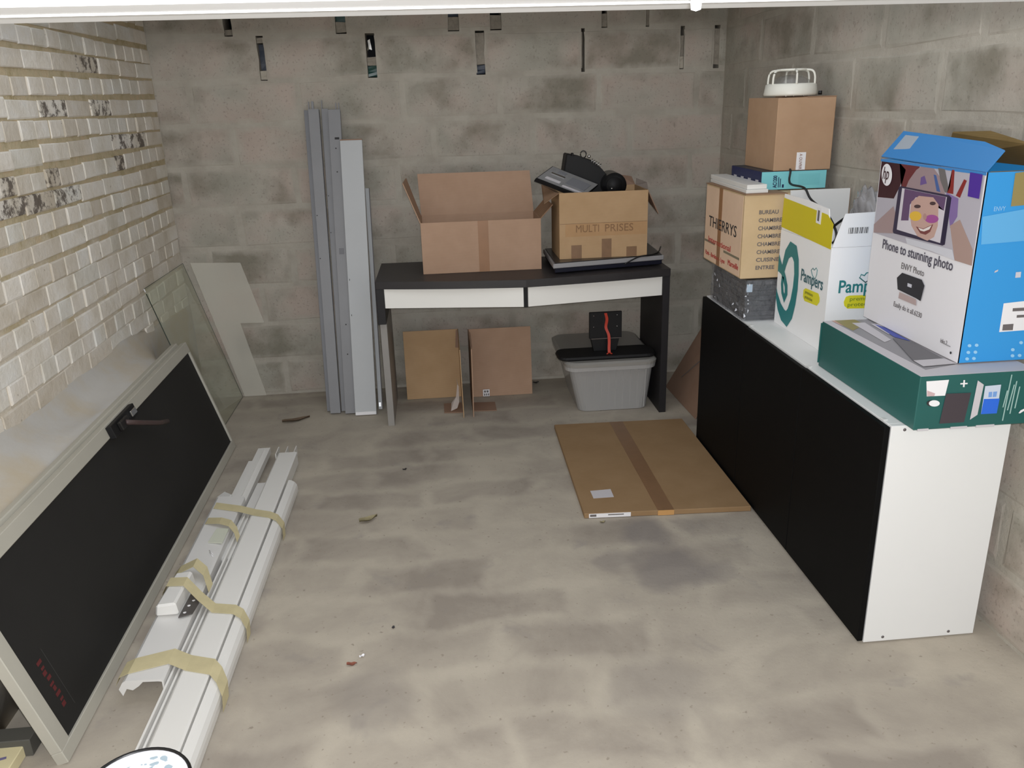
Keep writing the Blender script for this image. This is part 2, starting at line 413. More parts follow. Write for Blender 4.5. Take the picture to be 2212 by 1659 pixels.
def text(name, s, size, m, o, xd, yd, parent, width=None, shear=0.0, bold=0.0):
    """lettering as a thin mesh: origin o, reading direction xd, up yd"""
    cu_ = bpy.data.curves.new(name, 'FONT'); cu_.body = s; cu_.size = size; cu_.extrude = 0.0003; cu_.shear = shear
    cu_.offset = bold; cu_.resolution_u = 3
    t = bpy.data.objects.new(name, cu_); col.objects.link(t)
    bpy.context.view_layer.update()
    me = bpy.data.meshes.new_from_object(t.evaluated_get(bpy.context.evaluated_depsgraph_get()))
    bpy.data.objects.remove(t); bpy.data.curves.remove(cu_)
    xs = [v.co.x for v in me.vertices]
    sx = width/(max(xs)-min(xs)) if width else 1.0
    x0 = min(xs)
    xd = V(xd).normalized(); yd = V(yd).normalized(); zd = xd.cross(yd)
    for v in me.vertices:
        v.co = V(o) + xd*((v.co.x-x0)*sx) + yd*v.co.y + zd*(v.co.z+0.0011)
    me.materials.clear(); me.materials.append(m)
    return put(bpy.data.objects.new(name, me), parent)

# ------------------------------------------------------------------ the room
D, XL = 4.44, -1.3414
def XR(y): return 1.521 + (D-y)*0.016
CP = 0.205                       # block course
CEIL = 2.34

o = box('floor', -1.6, 1.9, -1.2, D+0.3, -0.10, 0.0, MATS['stained_concrete_floor']); tag(o, kind='structure', label='stained grey beige concrete garage floor')

o = box('rear_shade_slab', -1.6, 1.9, 3.2, D+0.3, CEIL, CEIL+0.1, mat('shade_slab_concrete', rgb(190, 187, 182), 0.95, var=0.1, vscale=3)); tag(o, kind='structure', label='added unseen slab over the rear of the garage, shading the wall top')  # unseen slab added to darken the wall top; front roof left open
# --- blocks shared by back and right wall: a slightly domed, worn face
def block_mesh(name, w, h, seed, lo=0.0, th=0.10):
    rnd = random.Random(seed)
    bm = bmesh.new()
    def ring(y, ins, j):
        r = []
        for sx, sz in ((-1, -1), (0, -1), (1, -1), (1, 0), (1, 1), (0, 1), (-1, 1), (-1, 0)):
            r.append(bm.verts.new((sx*(w/2-ins)+rnd.uniform(-j, j), y, sz*(h/2-ins)+rnd.uniform(-j, j))))
        return r
    a = ring(th, 0.0, 0); b = ring(0.0022, 0.0, 0.006); c = ring(0.0, 0.010, 0.006)
    for p, q in ((a, b), (b, c)):
        for i in range(8): bm.faces.new([p[i], p[(i+1) % 8], q[(i+1) % 8], q[i]])
    ctr = bm.verts.new((0, -0.0005, 0))
    for i in range(8): bm.faces.new([c[i], c[(i+1) % 8], ctr])
    bmesh.ops.recalc_face_normals(bm, faces=bm.faces)
    me = bpy.data.meshes.new(name); bm.to_mesh(me); bm.free(); me.materials.append(MATS['concrete_block']); return me

# back wall: open upright joints in the two upper courses
SLOT8 = [(-0.811, .034, 0), (-0.279, .046, 1), (0.263, .046, 2), (0.783, .018, 3), (1.295, .022, 4), (1.476, .030, 5)]
SLOT9 = [(-0.955, .040, 6), (-0.415, .052, 7), (0.135, .056, 8), (0.345, .056, 9), (0.892, .030, 10), (1.112, .018, 11)]
joints = {7: [-1.18, -0.656, -0.135, 0.356, 0.864, 1.38], 6: [-0.996, -0.49, 0.01, 0.517, 1.029], 5: [-1.266, -0.712, -0.19, 0.33, 0.85, 1.36],
          4: [-1.02, -0.50, 0.03, 0.55, 1.07], 3: [-1.2, -0.774, -0.25, 0.27, 0.79, 1.31], 2: [-0.95, -0.805+.4, 0.12, 0.64, 1.16],
          1: [-1.15, -0.65, -0.13, 0.39, 0.91, 1.43], 0: [-0.877, -0.36, 0.16, 0.68, 1.2], 10: [-1.1, -0.58, -0.06, 0.46, 0.98, 1.48]}
joints[8] = [s[0] for s in SLOT8]; joints[9] = [s[0] for s in SLOT9]
verts, faces, fm = [], [], []
def addbox(x0, x1, y0, y1, z0, z1, mi=0):
    b = len(verts); verts.extend(boxv(x0, x1, y0, y1, z0, z1))
    for f in BOXF: faces.append(tuple(b+i for i in f)); fm.append(mi)
XA, XB = XL-0.15, 1.75
MB = D+0.0022
addbox(XA, XB, MB, D+0.2, 0.0, 8*CP)
for row, SL in ((8, SLOT8), (9, SLOT9)):
    z0, z1 = row*CP, (row+1)*CP
    x = XA
    for c, w, i in SL:
        addbox(x, c-w/2, MB, D+0.2, z0, z1); x = c+w/2
    addbox(x, XB, MB, D+0.2, z0, z1)
addbox(XA, XB, MB, D+0.2, 10*CP, CEIL)
addbox(XA, XB, D+0.14, D+0.3, 8*CP, 10*CP, 1)
wall_back = obj('wall_back', verts, faces, MATS['smeared_mortar'], None, mats=[DARKGAP], fm=fm)
tag(wall_back, kind='structure', label='rear garage wall of grey concrete blocks with smeared joints')
bmesh_cache = {}
def place_blocks(wall, rows, x0, x1, to_world, rot, slots=None, jw=0.026):
    for row in rows:
        js = sorted(joints[row]); ed = [x0]+[j for j in js if x0+0.03 < j < x1-0.03]+[x1]
        z0 = row*CP+0.012; z1 = min((row+1)*CP, CEIL)-0.012
        for i in range(len(ed)-1):
            a, b = ed[i], ed[i+1]
            wa = wb = jw/2
            if slots and row in slots:
                for c, w, k in slots[row]:
                    if abs(c-a) < 1e-6: wa = w/2+0.001
                    if abs(c-b) < 1e-6: wb = w/2+0.001
            if i == 0: wa = 0.002
            if i == len(ed)-2: wb = 0.002
            a2, b2 = a+wa, b-wb
            me = block_mesh('block', b2-a2, z1-z0, random.random())
            ob = bpy.data.objects.new('block', me); col.objects.link(ob); ob.parent = wall
            ob.location = to_world((a2+b2)/2, (z0+z1)/2); ob.rotation_euler = (0, 0, rot + random.uniform(-0.003, 0.003))
place_blocks(wall_back, range(0, 11), XL-0.01, 1.53, lambda u, z: (u, D, z), 0.0, {8: SLOT8, 9: SLOT9})
# broken mortar plugs and dark bits sitting in the open joints
def plug(x, w, z0, z1, m, dy=0.012, name='joint_filler'):
    n = 5; vs = []
    rnd = random.Random(int(x*1000+z0*100))
    for k in range(n):
        z = z0+(z1-z0)*k/(n-1)
        vs += [(x-w/2+0.001, D+dy+rnd.uniform(0, .006), z), (x+w/2-0.001, D+dy+rnd.uniform(0, .006), z+rnd.uniform(-.003, .003)), (x+w/2-0.001, D+0.1, z), (x-w/2+0.001, D+0.1, z)]
    fs = [(0, 1, 2, 3), tuple((n-1)*4+i for i in (3, 2, 1, 0))]
    for k in range(n-1):
        for i in range(4): fs.append((k*4+i, k*4+(i+1) % 4, (k+1)*4+(i+1) % 4, (k+1)*4+i))
    return obj(name, vs, fs, m, wall_back)
BLUEB = mat('blue_black_void', rgb(44, 52, 66), 0.5); GREENB = mat('bottle_green_bit', rgb(26, 66, 60), 0.35)
plug(-0.811, .034, 1.645, 1.685, mat('pale_mortar_lump', rgb(180, 172, 158), 0.9, var=.2, vscale=30)); plug(-0.813, .034, 1.69, 1.81, BLUEB, 0.05); plug(-0.811, .034, 1.812, 1.838, ROUGHM)
plug(-0.279, .046, 1.645, 1.695, GREENB, 0.03); plug(-0.279, .046, 1.697, 1.735, ROUGHM)
plug(0.263, .046, 1.644, 1.685, BLUEB, 0.02); plug(0.263, .046, 1.687, 1.835, ROUGHM, 0.006)
plug(0.777, .010, 1.66, 1.83, ROUGHM, 0.008); plug(1.295, .020, 1.70, 1.80, ROUGHM, 0.010); plug(1.476, .030, 1.66, 1.83, ROUGHM, 0.004)
plug(1.295, .020, 1.645, 1.70, mat('pale_mortar_lump', rgb(180, 172, 158)), 0.004)
plug(-0.955, .040, 1.85, 1.875, ROUGHM); plug(-0.415, .052, 1.85, 1.90, ROUGHM, 0.006); plug(-0.415, .052, 1.902, 1.99, GREENB, 0.03)
plug(0.135, .056, 1.85, 1.91, ROUGHM, 0.006); plug(0.135, .056, 1.912, 1.99, BLUEB, 0.02); plug(0.345, .056, 1.85, 1.915, ROUGHM, 0.006)
plug(0.892, .030, 1.85, 1.91, ROUGHM, 0.008); plug(1.112, .018, 1.85, 2.03, ROUGHM, 0.006)
# shiny foil scrap stuck in the third joint
fo = [(-0.295, D-0.002, 1.765), (-0.285, D-0.006, 1.772), (-0.272, D-0.003, 1.768), (-0.288, D-0.004, 1.79), (-0.276, D-0.006, 1.797), (-0.290, D-0.003, 1.812), (-0.279, D-0.005, 1.818)]
obj('foil_scrap', fo, [(0, 1, 3), (1, 2, 4), (1, 4, 3), (3, 4, 5), (4, 6, 5)], STEEL, wall_back)

# --- right wall
ang = math.atan2(XR(0.0)-XR(D), D)
verts, faces, fm = [], [], []
addbox(0, 1, 0, 1, 0, 1)
y0, y1 = -1.0, D+0.2
verts[:] = [(XR(y0)+.0022, y0, 0), (XR(y0)+.2, y0, 0), (XR(y1)+.2, y1, 0), (XR(y1)+.0022, y1, 0)]
verts += [(a, b, CEIL) for a, b, c in verts]
wall_right = obj('wall_right', verts, faces, MATS['smeared_mortar']); tag(wall_right, kind='structure', label='right garage wall of grey concrete blocks')
jr = {}
for r in range(11):
    off = {0: .1, 1: .36, 2: .15, 3: .4, 4: .1, 5: .33, 6: .575-.53, 7: .42, 8: .253, 9: .02, 10: .3}[r]
    jr[r] = [0.53*k+off for k in range(0, 10)]
save = joints; joints = jr
place_blocks(wall_right, range(0, 11), 0.75, D-0.012, lambda u, z: (XR(u), u, z), -math.pi/2+math.atan(0.016))
joints = save

# --- left wall: whitewashed brick above a thick rendered footing
verts, faces, fm = [], [], []
addbox(XL-0.25, XL-0.006, -1.0, D+0.2, 0.0, CEIL)
wall_left = obj('wall_left', verts, faces, MATS['ochre_mortar']); tag(wall_left, kind='structure', label='left garage wall of whitewashed flaking brick')
def brick_bm(bm, L, H, M=None, seed=0):
    rnd = random.Random(seed); j = 0.0022
    def ring(x, ins, jj):
        r = []
        for sy, sz in ((-1, -1), (1, -1), (1, 1), (-1, 1)):
            p = V((x, sy*(L/2-ins)+rnd.uniform(-jj, jj), sz*(H/2-ins)+rnd.uniform(-jj, jj)))
            r.append(bm.verts.new(M @ p if M else p))
        return r
    a = ring(-0.03, 0, 0); b = ring(-0.0028, 0.0, j); c = ring(0.0, 0.0042, j)
    for p, q in ((a, b), (b, c)):
        for i in range(4): bm.faces.new([p[i], p[(i+1) % 4], q[(i+1) % 4], q[i]])
    bm.faces.new(c)
BM = {}
def brick_mesh(kind, i, hi):
    k = (kind, i, hi)
    if k not in BM:
        L = {'s': 0.222, 'h': 0.107}[kind]; H = 0.0605 if hi else 0.0675
        bm = bmesh.new(); brick_bm(bm, L, H, None, hash(k) % 999 if False else (ord(kind)*7+i*13+hi))
        bmesh.ops.recalc_face_normals(bm, faces=bm.faces)
        me = bpy.data.meshes.new('brick'); bm.to_mesh(me); bm.free(); me.materials.append(MATS['whitewashed_brick']); BM[k] = me
    return BM[k]
FLAKES = [(2.849, 1.337), (2.867, 1.262), (3.04, 1.266), (3.136, 1.272), (3.315, 1.263), (3.765, 1.336), (3.982, 1.421), (3.771, 1.504), (3.309, 1.568), (3.752, 1.568), (3.728, 1.718), (3.602, 1.721), (2.779, 1.272)]     # bricks that lost their whitewash
far_bm = bmesh.new()
ROWP = 0.0765; row = 0; nbrick = 0
z = 0.545
def visible_y(z):      # the near limit of the wall the photograph shows at this height
    return 2.30 + max(0.0, z-0.70)*0.62
while z < CEIL-0.05:
    kind = 's' if row % 2 else 'h'
    pitch = 0.2255 if kind == 's' else 0.1125
    y = D-0.005+(0.056 if kind == 's' and row % 4 == 1 else 0.0)
    hi = 1 if z > 1.06 else 0
    drift = 0.0
    while y > 0.7:
        L = pitch*random.choice((1.0, 1.0, 0.97, 1.03))
        yc = y-L/2
        if yc+L/2 > D: yc = D-L/2
        zz = z + 0.006*math.sin(yc*2.1+row*1.7) + random.uniform(-0.0022, 0.0022)
        xx = XL + random.uniform(-0.0035, 0.002)
        if z < 0.60 and random.random() < 0.25: y -= L; continue
        if yc > visible_y(z) and nbrick < 300 and z < 1.96:
            ob = bpy.data.objects.new('brick', brick_mesh(kind, random.randrange(5), hi)); col.objects.link(ob); ob.parent = wall_left
            fk = 1.0 if any(abs(yc-fy) < L/2+0.004 and abs(zz-fz) < 0.036 for fy, fz in FLAKES) else (0.45 if random.random() < 0.04 else 0.0)
            ob.color = (fk, random.random(), 0, 1)
            ob.location = (xx, yc, zz); ob.scale = (1, L/pitch, random.uniform(0.97, 1.03)); ob.rotation_euler = (random.uniform(-.007, .007), random.uniform(-.012, .012), random.uniform(-.008, .008))
            nbrick += 1
        else:
            brick_bm(far_bm, L-0.004, 0.062, Matrix.Translation((xx, yc, zz)), row*100+int(yc*50))
        y -= L
    z += ROWP; row += 1
o = from_bm('brick_field', far_bm, MATS['whitewashed_brick'], wall_left); tag(o, kind='stuff'); o.color = (0.0, 0.5, 0, 1)
# rendered footing: slopes out from the bricks, then drops to the floor
LEDGE_Y = 3.60
prof = [(XL-0.02, 0.0), (-1.205, 0.0), (-1.20, 0.50), (-1.215, 0.525), (-1.25, 0.535), (-1.30, 0.555), (-1.33, 0.585), (XL-0.008, 0.63), (XL-0.02, 0.63)]
prof2 = [(XL-0.02, 0.0), (XL+0.008, 0.0), (XL+0.008, 0.40), (XL+0.0075, 0.45), (XL+0.007, 0.48), (XL+0.006, 0.50), (XL+0.004, 0.53), (XL-0.008, 0.575), (XL-0.02, 0.575)]
ys = [-0.9+0.15*k for k in range(30)]+[3.60, 3.68, 3.76, 3.84, D]
vs, fs = [], []
for yy in ys:
    q_ = min(1.0, max(0.0, (yy-3.40)/0.44)); q_ = q_*q_*(3-2*q_)
    pr = [(p0[0]+(p1[0]-p0[0])*q_, p0[1]+(p1[1]-p0[1])*q_) for p0, p1 in zip(prof, prof2)]
    for k, (x, zc) in enumerate(pr):
        dz = 0.012*math.sin(yy*9+k)+0.014*math.sin(yy*3.7) if 3 < k < 8 else 0
        vs.append((x, yy, zc+dz - (0.02*(yy-2.4) if k >= 7 else 0)*0.5))
P = len(prof)
for i in range(len(ys)-1):
    for k in range(P-1): fs.append((i*P+k, i*P+k+1, (i+1)*P+k+1, (i+1)*P+k))
o = obj('rendered_footing', vs, fs, MATS['lime_render'], wall_left, smooth=True)

# --- raised garage door: its white bottom rail crosses the top of the view
DOORM = mat('white_door_paint', rgb(206, 206, 206), 0.5, var=0.04, vscale=4)
door = box('door_1', -1.50, 1.62, 0.60, 0.712, 1.592, 1.66, DOORM, None, 0.003)
tag(door, kind='structure', label='white bottom rail of the raised garage door')
box('rail_lip', -1.50, 1.62, 0.652, 0.655, 1.5908, 1.5925, DOORM, door)
hexa('door_panel', [(-1.50, 0.62, 1.66), (1.62, 0.62, 1.66), (1.62, 0.66, 1.66), (-1.50, 0.66, 1.66), (-1.50, 1.50, 2.26), (1.62, 1.50, 2.26), (1.62, 1.54, 2.24), (-1.50, 1.54, 2.24)], DOORM, door)
lathe('rail_stop', [(0.0, 0.0), (0.0035, 0.001), (0.004, 0.006), (0.003, 0.012), (0.0, 0.012)], (0.185, 0.605, 1.581), DOORM, door, 12)

# ------------------------------------------------------------------ low cabinet with three black doors
CX, CY, CW, CH, CDp = 1.1437, 1.9194, 1.5458, 0.681, 0.353
cab = thing('low_cabinet', 'long low white cabinet with three black doors against the right wall', 'cabinet', (CX+CDp/2, CY+CW/2, 0))
T = 0.018
box('side_panel', CX+0.018, CX+CDp, CY, CY+T, 0.004, CH, WHITE, cab, 0.001)
box('side_panel', CX+0.018, CX+CDp, CY+CW-T, CY+CW, 0.004, CH, WHITE, cab, 0.001)
box('top_panel', CX+0.018, CX+CDp, CY+T, CY+CW-T, CH-T, CH, WHITE, cab, 0.001)
box('bottom_panel', CX+0.018, CX+CDp, CY+T, CY+CW-T, 0.03, 0.03+T, WHITE, cab)
box('back_panel', CX+CDp-0.006, CX+CDp, CY+T, CY+CW-T, 0.05, CH-T, WHITE, cab)
for k in range(3):
    a = CY+k*CW/3; b = a+CW/3
    d = box('door', CX, CX+0.016, a+0.0015, b-0.0015, 0.008, CH-0.003-0.002*(k == 1), BLACKD, cab, 0.0015)
for yy in (CY+0.05, CY+CW/3, CY+2*CW/3):
    box('hinge_cap', CX+0.017, CX+0.030, yy-0.010, yy+0.010, CH, CH+0.003, mat('clear_clip', rgb(215, 214, 212), 0.3), cab, 0.001)
for xx, zz in ((CX+0.075, 0.018), (CX+0.275, 0.018), (CX+0.055, CH-0.012)):
    v = []
    tube('screw_hole', [(xx, CY-0.0008, zz), (xx, CY+0.004, zz)], 0.0045, INKG, cab, 10)

# ------------------------------------------------------------------ console desk with bowed front
dk = thing('console_desk', 'black console desk with two white drawers and bowed front', 'desk', (0.395, 4.05, 0))
FL, FM, FR = (-0.305, 3.832), (0.390, 3.717), (1.097, 3.818)
def deskring(ins=0.0):
    pts = [FL]
    for k in range(1, 8):
        t = k/8; pts.append((FL[0]+(FM[0]-FL[0])*t, FL[1]+(FM[1]-FL[1])*t-0.012*math.sin(math.pi*t)))
    pts.append(FM)
    for k in range(1, 8):
        t = k/8; pts.append((FM[0]+(FR[0]-FM[0])*t, FM[1]+(FR[1]-FM[1])*t-0.012*math.sin(math.pi*t)))
    pts += [FR, (1.095, 4.27), (-0.300, 4.29)]
    return pts
prism('table_top', [(x, y, 0.699) for x, y in deskring()], (0, 0, 0.036), BLACKW, dk, 0.0015)
box('side_panel', -0.305, -0.268, 3.834, 4.28, 0.527, 0.699, BLACKS, dk, 0.001)
box('leg_panel', -0.300, -0.268, 3.858, 4.28, 0.0, 0.527, GREYW, dk, 0.001)
box('side_panel', 1.062, 1.096, 3.820, 4.25, 0.0, 0.699, BLACKS, dk, 0.001)
def drawer(x0, y0, x1, y1):
    n = V((x1-x0, y1-y0, 0)).normalized(); k = V((-n.y, n.x, 0))
    a, b = V((x0, y0, 0)), V((x1, y1, 0))
    q = [a, b, b+k*0.016, a+k*0.016]
    p = hexa('drawer_front', [(v.x, v.y, 0.604) for v in q]+[(v.x, v.y, 0.6965) for v in q], WHITE_D, dk, 0.001)
    hexa('drawer_box', [(v.x, v.y, 0.612) for v in (a+n*.03+k*.017, b-n*.03+k*.017, b-n*.03+V((0, 0.30, 0)), a+n*.03+V((0, 0.30, 0)))] + [(v.x, v.y, 0.690) for v in (a+n*.03+k*.017, b-n*.03+k*.017, b-n*.03+V((0, 0.30, 0)), a+n*.03+V((0, 0.30, 0)))], BLACKW, p)
drawer(-0.267, 3.838, 0.379, 3.732); drawer(0.401, 3.732, 1.061, 3.830)
box('divider', 0.381, 0.399, 3.740, 4.20, 0.600, 0.699, BLACKM, dk)

# ------------------------------------------------------------------ cartons
def open_carton(name, label, x0, x1, y0, y1, z0, z1, m, mi, group=None, th=0.004):
    t = thing(name, label, 'box', ((x0+x1)/2, (y0+y1)/2, z0), group)
    box('bottom_panel', x0+th, x1-th, y0+th, y1-th, z0, z0+th, m, t)
    fr = box('front_panel', x0, x1, y0, y0+th, z0, z1, m, t); box('back_panel', x0, x1, y1-th, y1, z0, z1, m, t)
    box('side_panel', x0, x0+th, y0+th, y1-th, z0, z1, m, t); box('side_panel', x1-th, x1, y0+th, y1-th, z0, z1, m, t)
    return t, fr

# open carton on the desk, left
t, fr = open_carton('open_carton', 'open empty carton with brown tape on the left half of the desk', -0.080, 0.492, 3.948, 4.225, 0.736, 0.980, CARD_P, CARD_I)
sheet('flap', [(-0.078, 4.224, 0.978), (0.490, 4.224, 0.978), (0.478, 4.262, 1.178), (-0.086, 4.262, 1.180)], 0.004, CARD_P, t)
sheet('flap', [(-0.080, 3.952, 0.978), (-0.080, 4.222, 0.978), (-0.142, 4.225, 1.165), (-0.150, 3.960, 1.165)], 0.004, CARD_P, t)
sheet('flap', [(0.492, 4.222, 0.978), (0.492, 3.952, 0.978), (0.552, 3.962, 1.040), (0.548, 4.200, 1.045)], 0.004, CARD_I, t)
f = sheet('flap', [(0.486, 3.953, 0.978), (-0.074, 3.953, 0.978), (-0.070, 3.990, 0.800), (0.482, 3.990, 0.800)], 0.004, CARD_I, t)
box('tape', 0.190, 0.240, 3.9475, 3.9485, 0.737, 0.980, TAPEB, t)
sheet('crease', [(0.055, 4.2335, 1.035), (0.0565, 4.2335, 1.035), (0.0545, 4.256, 1.155), (0.053, 4.256, 1.155)], 0.0006, INKG, t)

# flat television lying face up under the right carton
tv = thing('flat_television', 'flat television with silver rim lying face up on the desk', 'television', (0.80, 4.04, 0.736))
Q = [(0.528, 3.795), (1.083, 3.893), (1.098, 4.255), (0.535, 4.21)]
def quadprism(name, Q, z0, z1, m, parent, bevel=0.0, grow=0.0):
    c = V((sum(q[0] for q in Q)/4, sum(q[1] for q in Q)/4, 0))
    R_ = [c+(V((q[0], q[1], 0))-c)*(1+grow) for q in Q]
    return hexa(name, [(q.x, q.y, z0) for q in R_]+[(q.x, q.y, z1) for q in R_], m, parent, bevel)
quadprism('rear_housing', Q, 0.742, 0.764, mat('blue_black_plastic', rgb(26, 27, 40), 0.3), tv, 0.003, -0.03)
quadprism('silver_rim', Q, 0.764, 0.786, SILVER, tv, 0.003)
quadprism('screen', Q, 0.7855, 0.7900, mat('dark_screen', rgb(52, 50, 50), 0.3, var=.2, vscale=6), tv, 0.001, -0.035)
for qx, qy in ((0.60, 3.84), (1.02, 3.92), (1.03, 4.2), (0.60, 4.17)):
    lathe('foot', [(0.0, 0.0), (0.012, 0.0), (0.012, 0.007), (0.0, 0.007)], (qx, qy, 0.736), BLACKP, tv, 10)
tv_c = tube('power_cable', curve_pts([(1.108, 4.05, 0.80), (1.07, 3.95, 0.7945), (1.02, 3.885, 0.7935), (0.96, 3.868, 0.7905), (0.92, 3.858, 0.778), (0.88, 3.848, 0.760)], 8), 0.0035, BLACKP, tv, 6)

# carton on the television
t, fr = open_carton('open_carton', 'open tan carton with handwriting standing on the flat television', 0.572, 0.995, 3.884, 4.150, 0.7905, 1.100, CARD_T, CARD_I)
sheet('flap', [(0.572, 4.145, 1.099), (0.572, 3.890, 1.099), (0.500, 3.880, 1.055), (0.520, 4.120, 1.118)], 0.004, CARD_I, t)
sheet('flap', [(0.995, 3.890, 1.099), (0.995, 4.145, 1.099), (1.075, 4.13, 1.02), (1.052, 3.905, 0.985)], 0.004, CARD_D, t)
sheet('flap', [(0.995, 4.150, 1.099), (0.90, 4.150, 1.099), (0.905, 4.175, 1.150), (0.985, 4.19, 1.135)], 0.004, CARD_D, t)
sheet('flap', [(0.998, 4.150, 1.090), (0.995, 4.14, 1.10), (1.010, 4.19, 1.125), (1.060, 4.17, 1.105), (1.062, 4.15, 1.075)], 0.004, mat('grey_brown_cardboard', rgb(140, 128, 120), .8), t)
box('crease', 0.574, 0.993, 3.8833, 3.8839, 0.9555, 0.9570, TAPED, t)
box('tape_band', 0.60, 0.992, 3.8834, 3.8839, 0.895, 0.955, cardboard('taped_cardboard', 180, 144, 106), t)
MK = cardboard('faded_marker', 140, 108, 80)
text('lettering', 'MULTI', 0.050, MK, (0.651, 3.8830, 0.915), (1, 0, 0), (0, 0, 1), t, width=0.110)
text('lettering', 'PRISES', 0.050, MK, (0.790, 3.8830, 0.914), (1, 0, 0), (0, 0, 1), t, width=0.136)
box('tape', 0.628, 0.678, 3.8829, 3.8839, 0.792, 0.855, TAPED, t); box('tape', 0.775, 0.822, 3.8829, 3.8839, 0.792, 0.880, TAPED, t); box('tape', 0.895, 0.945, 3.8829, 3.8839, 0.792, 0.838, TAPED, t)

# tray-like panel and black device sticking out of that carton
pn = thing('silver_backed_panel', 'thin black panel with silver underside poking out of the tan carton', 'panel', (0.66, 4.0, 1.10))
A, B, C_, E_ = V((0.464, 3.905, 1.168)), V((0.561, 4.015, 1.213)), V((0.784, 4.015, 1.122)), V((0.690, 3.905, 1.074))
nn = (B-A).cross(E_-A).normalized()
if nn.z < 0: nn = -nn
prism('panel_body', [A, B, C_, E_], -nn*0.016, BLACKM, pn)
def onp_(a, b): return A+(E_-A)*a+(B-A)*b+nn*0.002
prism('silver_face', [onp_(.02, .06), onp_(.02, .95), onp_(.98, .95), onp_(.98, .06)], nn*0.002, mat('brushed_silver', rgb(168, 168, 170), .35, metal=.4, var=.2, vscale=25), pn)
for a0, a1, b0, b1, mm in ((.12, .40, .55, .62, STEEL), (.12, .42, .2, .3, PAPER_G), (.5, .9, .3, .75, ALU_D), (.2, .36, .72, .85, ALU_D), (.5, .95, .12, .18, PAPER_G)):
    prism('silver_rib', [onp_(a0, b0)+nn*.002, onp_(a0, b1)+nn*.002, onp_(a1, b1)+nn*.002, onp_(a1, b0)+nn*.002], nn*0.003, mm, pn)
dv = thing('black_device', 'bulky black plastic device with clips lying in the tan carton', 'device', (0.78, 4.03, 1.06))
prism('body', [(0.632, 4.04, 1.268), (0.697, 4.04, 1.253), (0.767, 4.04, 1.228), (0.807, 4.04, 1.188), (0.866, 4.04, 1.12), (0.866, 4.04, 1.0), (0.70, 4.04, 1.0), (0.618, 4.04, 1.18)], (0, 0.095, 0), BLACKM, dv, 0.006)
tube('cylinder', [(0.850, 3.965, 1.118), (0.852, 3.975, 1.118), (0.858, 4.13, 1.118)], 0.058, BLACKP, dv, 24)
tube('knob', [(0.850, 3.958, 1.118), (0.850, 3.966, 1.118)], 0.040, BLACKM, dv, 20)
tube('indicator', [(0.836, 3.953, 1.104), (0.836, 3.959, 1.104)], 0.005, STEEL, dv, 8)
tube('indicator', [(0.742, 4.034, 1.135), (0.742, 4.041, 1.135)], 0.003, STEEL, dv, 8)
tube('clip_ring', [(0.712+0.014*math.cos(a), 4.03, 1.262+0.016*math.sin(a)) for a in [k*math.pi/6 for k in range(12)]], 0.003, DSTEEL, dv, 6, closed=True)
lathe('clip_ball', [(0.0, -0.008), (0.006, -0.006), (0.008, 0), (0.006, 0.006), (0.0, 0.008)], (0.738, 4.02, 1.252), STEEL, dv, 12)
for k in range(5):
    tube('spring_coil', [(0.752+k*0.010+0.004*math.cos(a), 4.02+0.008*math.sin(a), 1.232-k*0.006+0.008*math.cos(a)) for a in [j*math.pi/4 for j in range(8)]], 0.0018, STEEL, dv, 5, closed=True)
box('lug', 0.655, 0.664, 4.02, 4.05, 1.256, 1.270, BLACKM, dv, 0.002)

# ------------------------------------------------------------------ grey metal channels and plank leaning on the rear wall
def channel(name, label, xb, yb, xt, zt, w, dep, m, cat='metal channel', yt=None, fins=(), group=None, flat=False):
    """leaning U channel: foot at (xb, yb), head against the wall at (xt, zt)"""
    yt = D-0.006 if yt is None else yt
    t = thing(name, label, cat, (xb, yb, 0), group)
    b0 = V((xb, yb, 0.0)); t0 = V((xt, yt, zt)); ax = (t0-b0).normalized(); sx = V((1, 0, 0)); n = sx.cross(ax).normalized()
    if n.y > 0: n = -n
    lift = dep*abs(n.z)*0.0
    def bar(nm, a0, a1, d0, d1, l0=0.0, l1=1.0, mm=m):
        Ln = (t0-b0).length
        p0 = b0+ax*Ln*l0; p1 = b0+ax*Ln*l1
        q = []
        for p in (p0, p1):
            q += [p+sx*a0+n*d0, p+sx*a1+n*d0, p+sx*a1+n*d1, p+sx*a0+n*d1]
        for v in q:
            if v.y > D-0.002: v.y = D-0.002
            if v.z < 0.001: v.z = 0.001
        return hexa(nm, q, mm, t, 0.0008)
    bar('web', -w/2, w/2, dep-0.003, dep)
    bar('flange', -w/2, -w/2+0.003, 0, dep-0.003); bar('flange', w/2-0.003, w/2, 0, dep-0.003)
    for a0, a1, l0, l1 in fins: bar('end_tongue', a0, a1, dep*0.4, dep*0.7, l0, l1)
    return t, bar, ax, n
GRP = None
t, bar, ax, n = channel('metal_channel', 'leftmost narrow grey channel leaning behind the others on the rear wall', -0.612, 4.135, -0.612, 1.49, 0.034, 0.030, ALU_D)
bar('bolt_hole', 0.006, 0.012, 0.0295, 0.0305, 0.42, 0.424, INK)
t, bar, ax, n = channel('metal_channel', 'wide grey channel leaning slightly tilted, second from the left', -0.582, 4.100, -0.577, 1.495, 0.052, 0.034, ALU, yt=D-0.040, fins=((-0.026, -0.020, 1.0, 1.025), (-0.010, 0.002, 1.0, 1.025)))
for l in (.52, .66): bar('bolt_hole', -0.022, -0.017, 0.0335, 0.0345, l, l+.003, INK)
t, bar, ax, n = channel('metal_channel', 'slim grey channel standing between two wider grey channels', -0.536, 4.122, -0.526, 1.495, 0.034, 0.030, ALU, fins=((-0.017, -0.012, 1.0, 1.028),))
for l in (.6, .72): bar('bolt_hole', -0.012, -0.008, 0.0295, 0.0305, l, l+.003, INK)
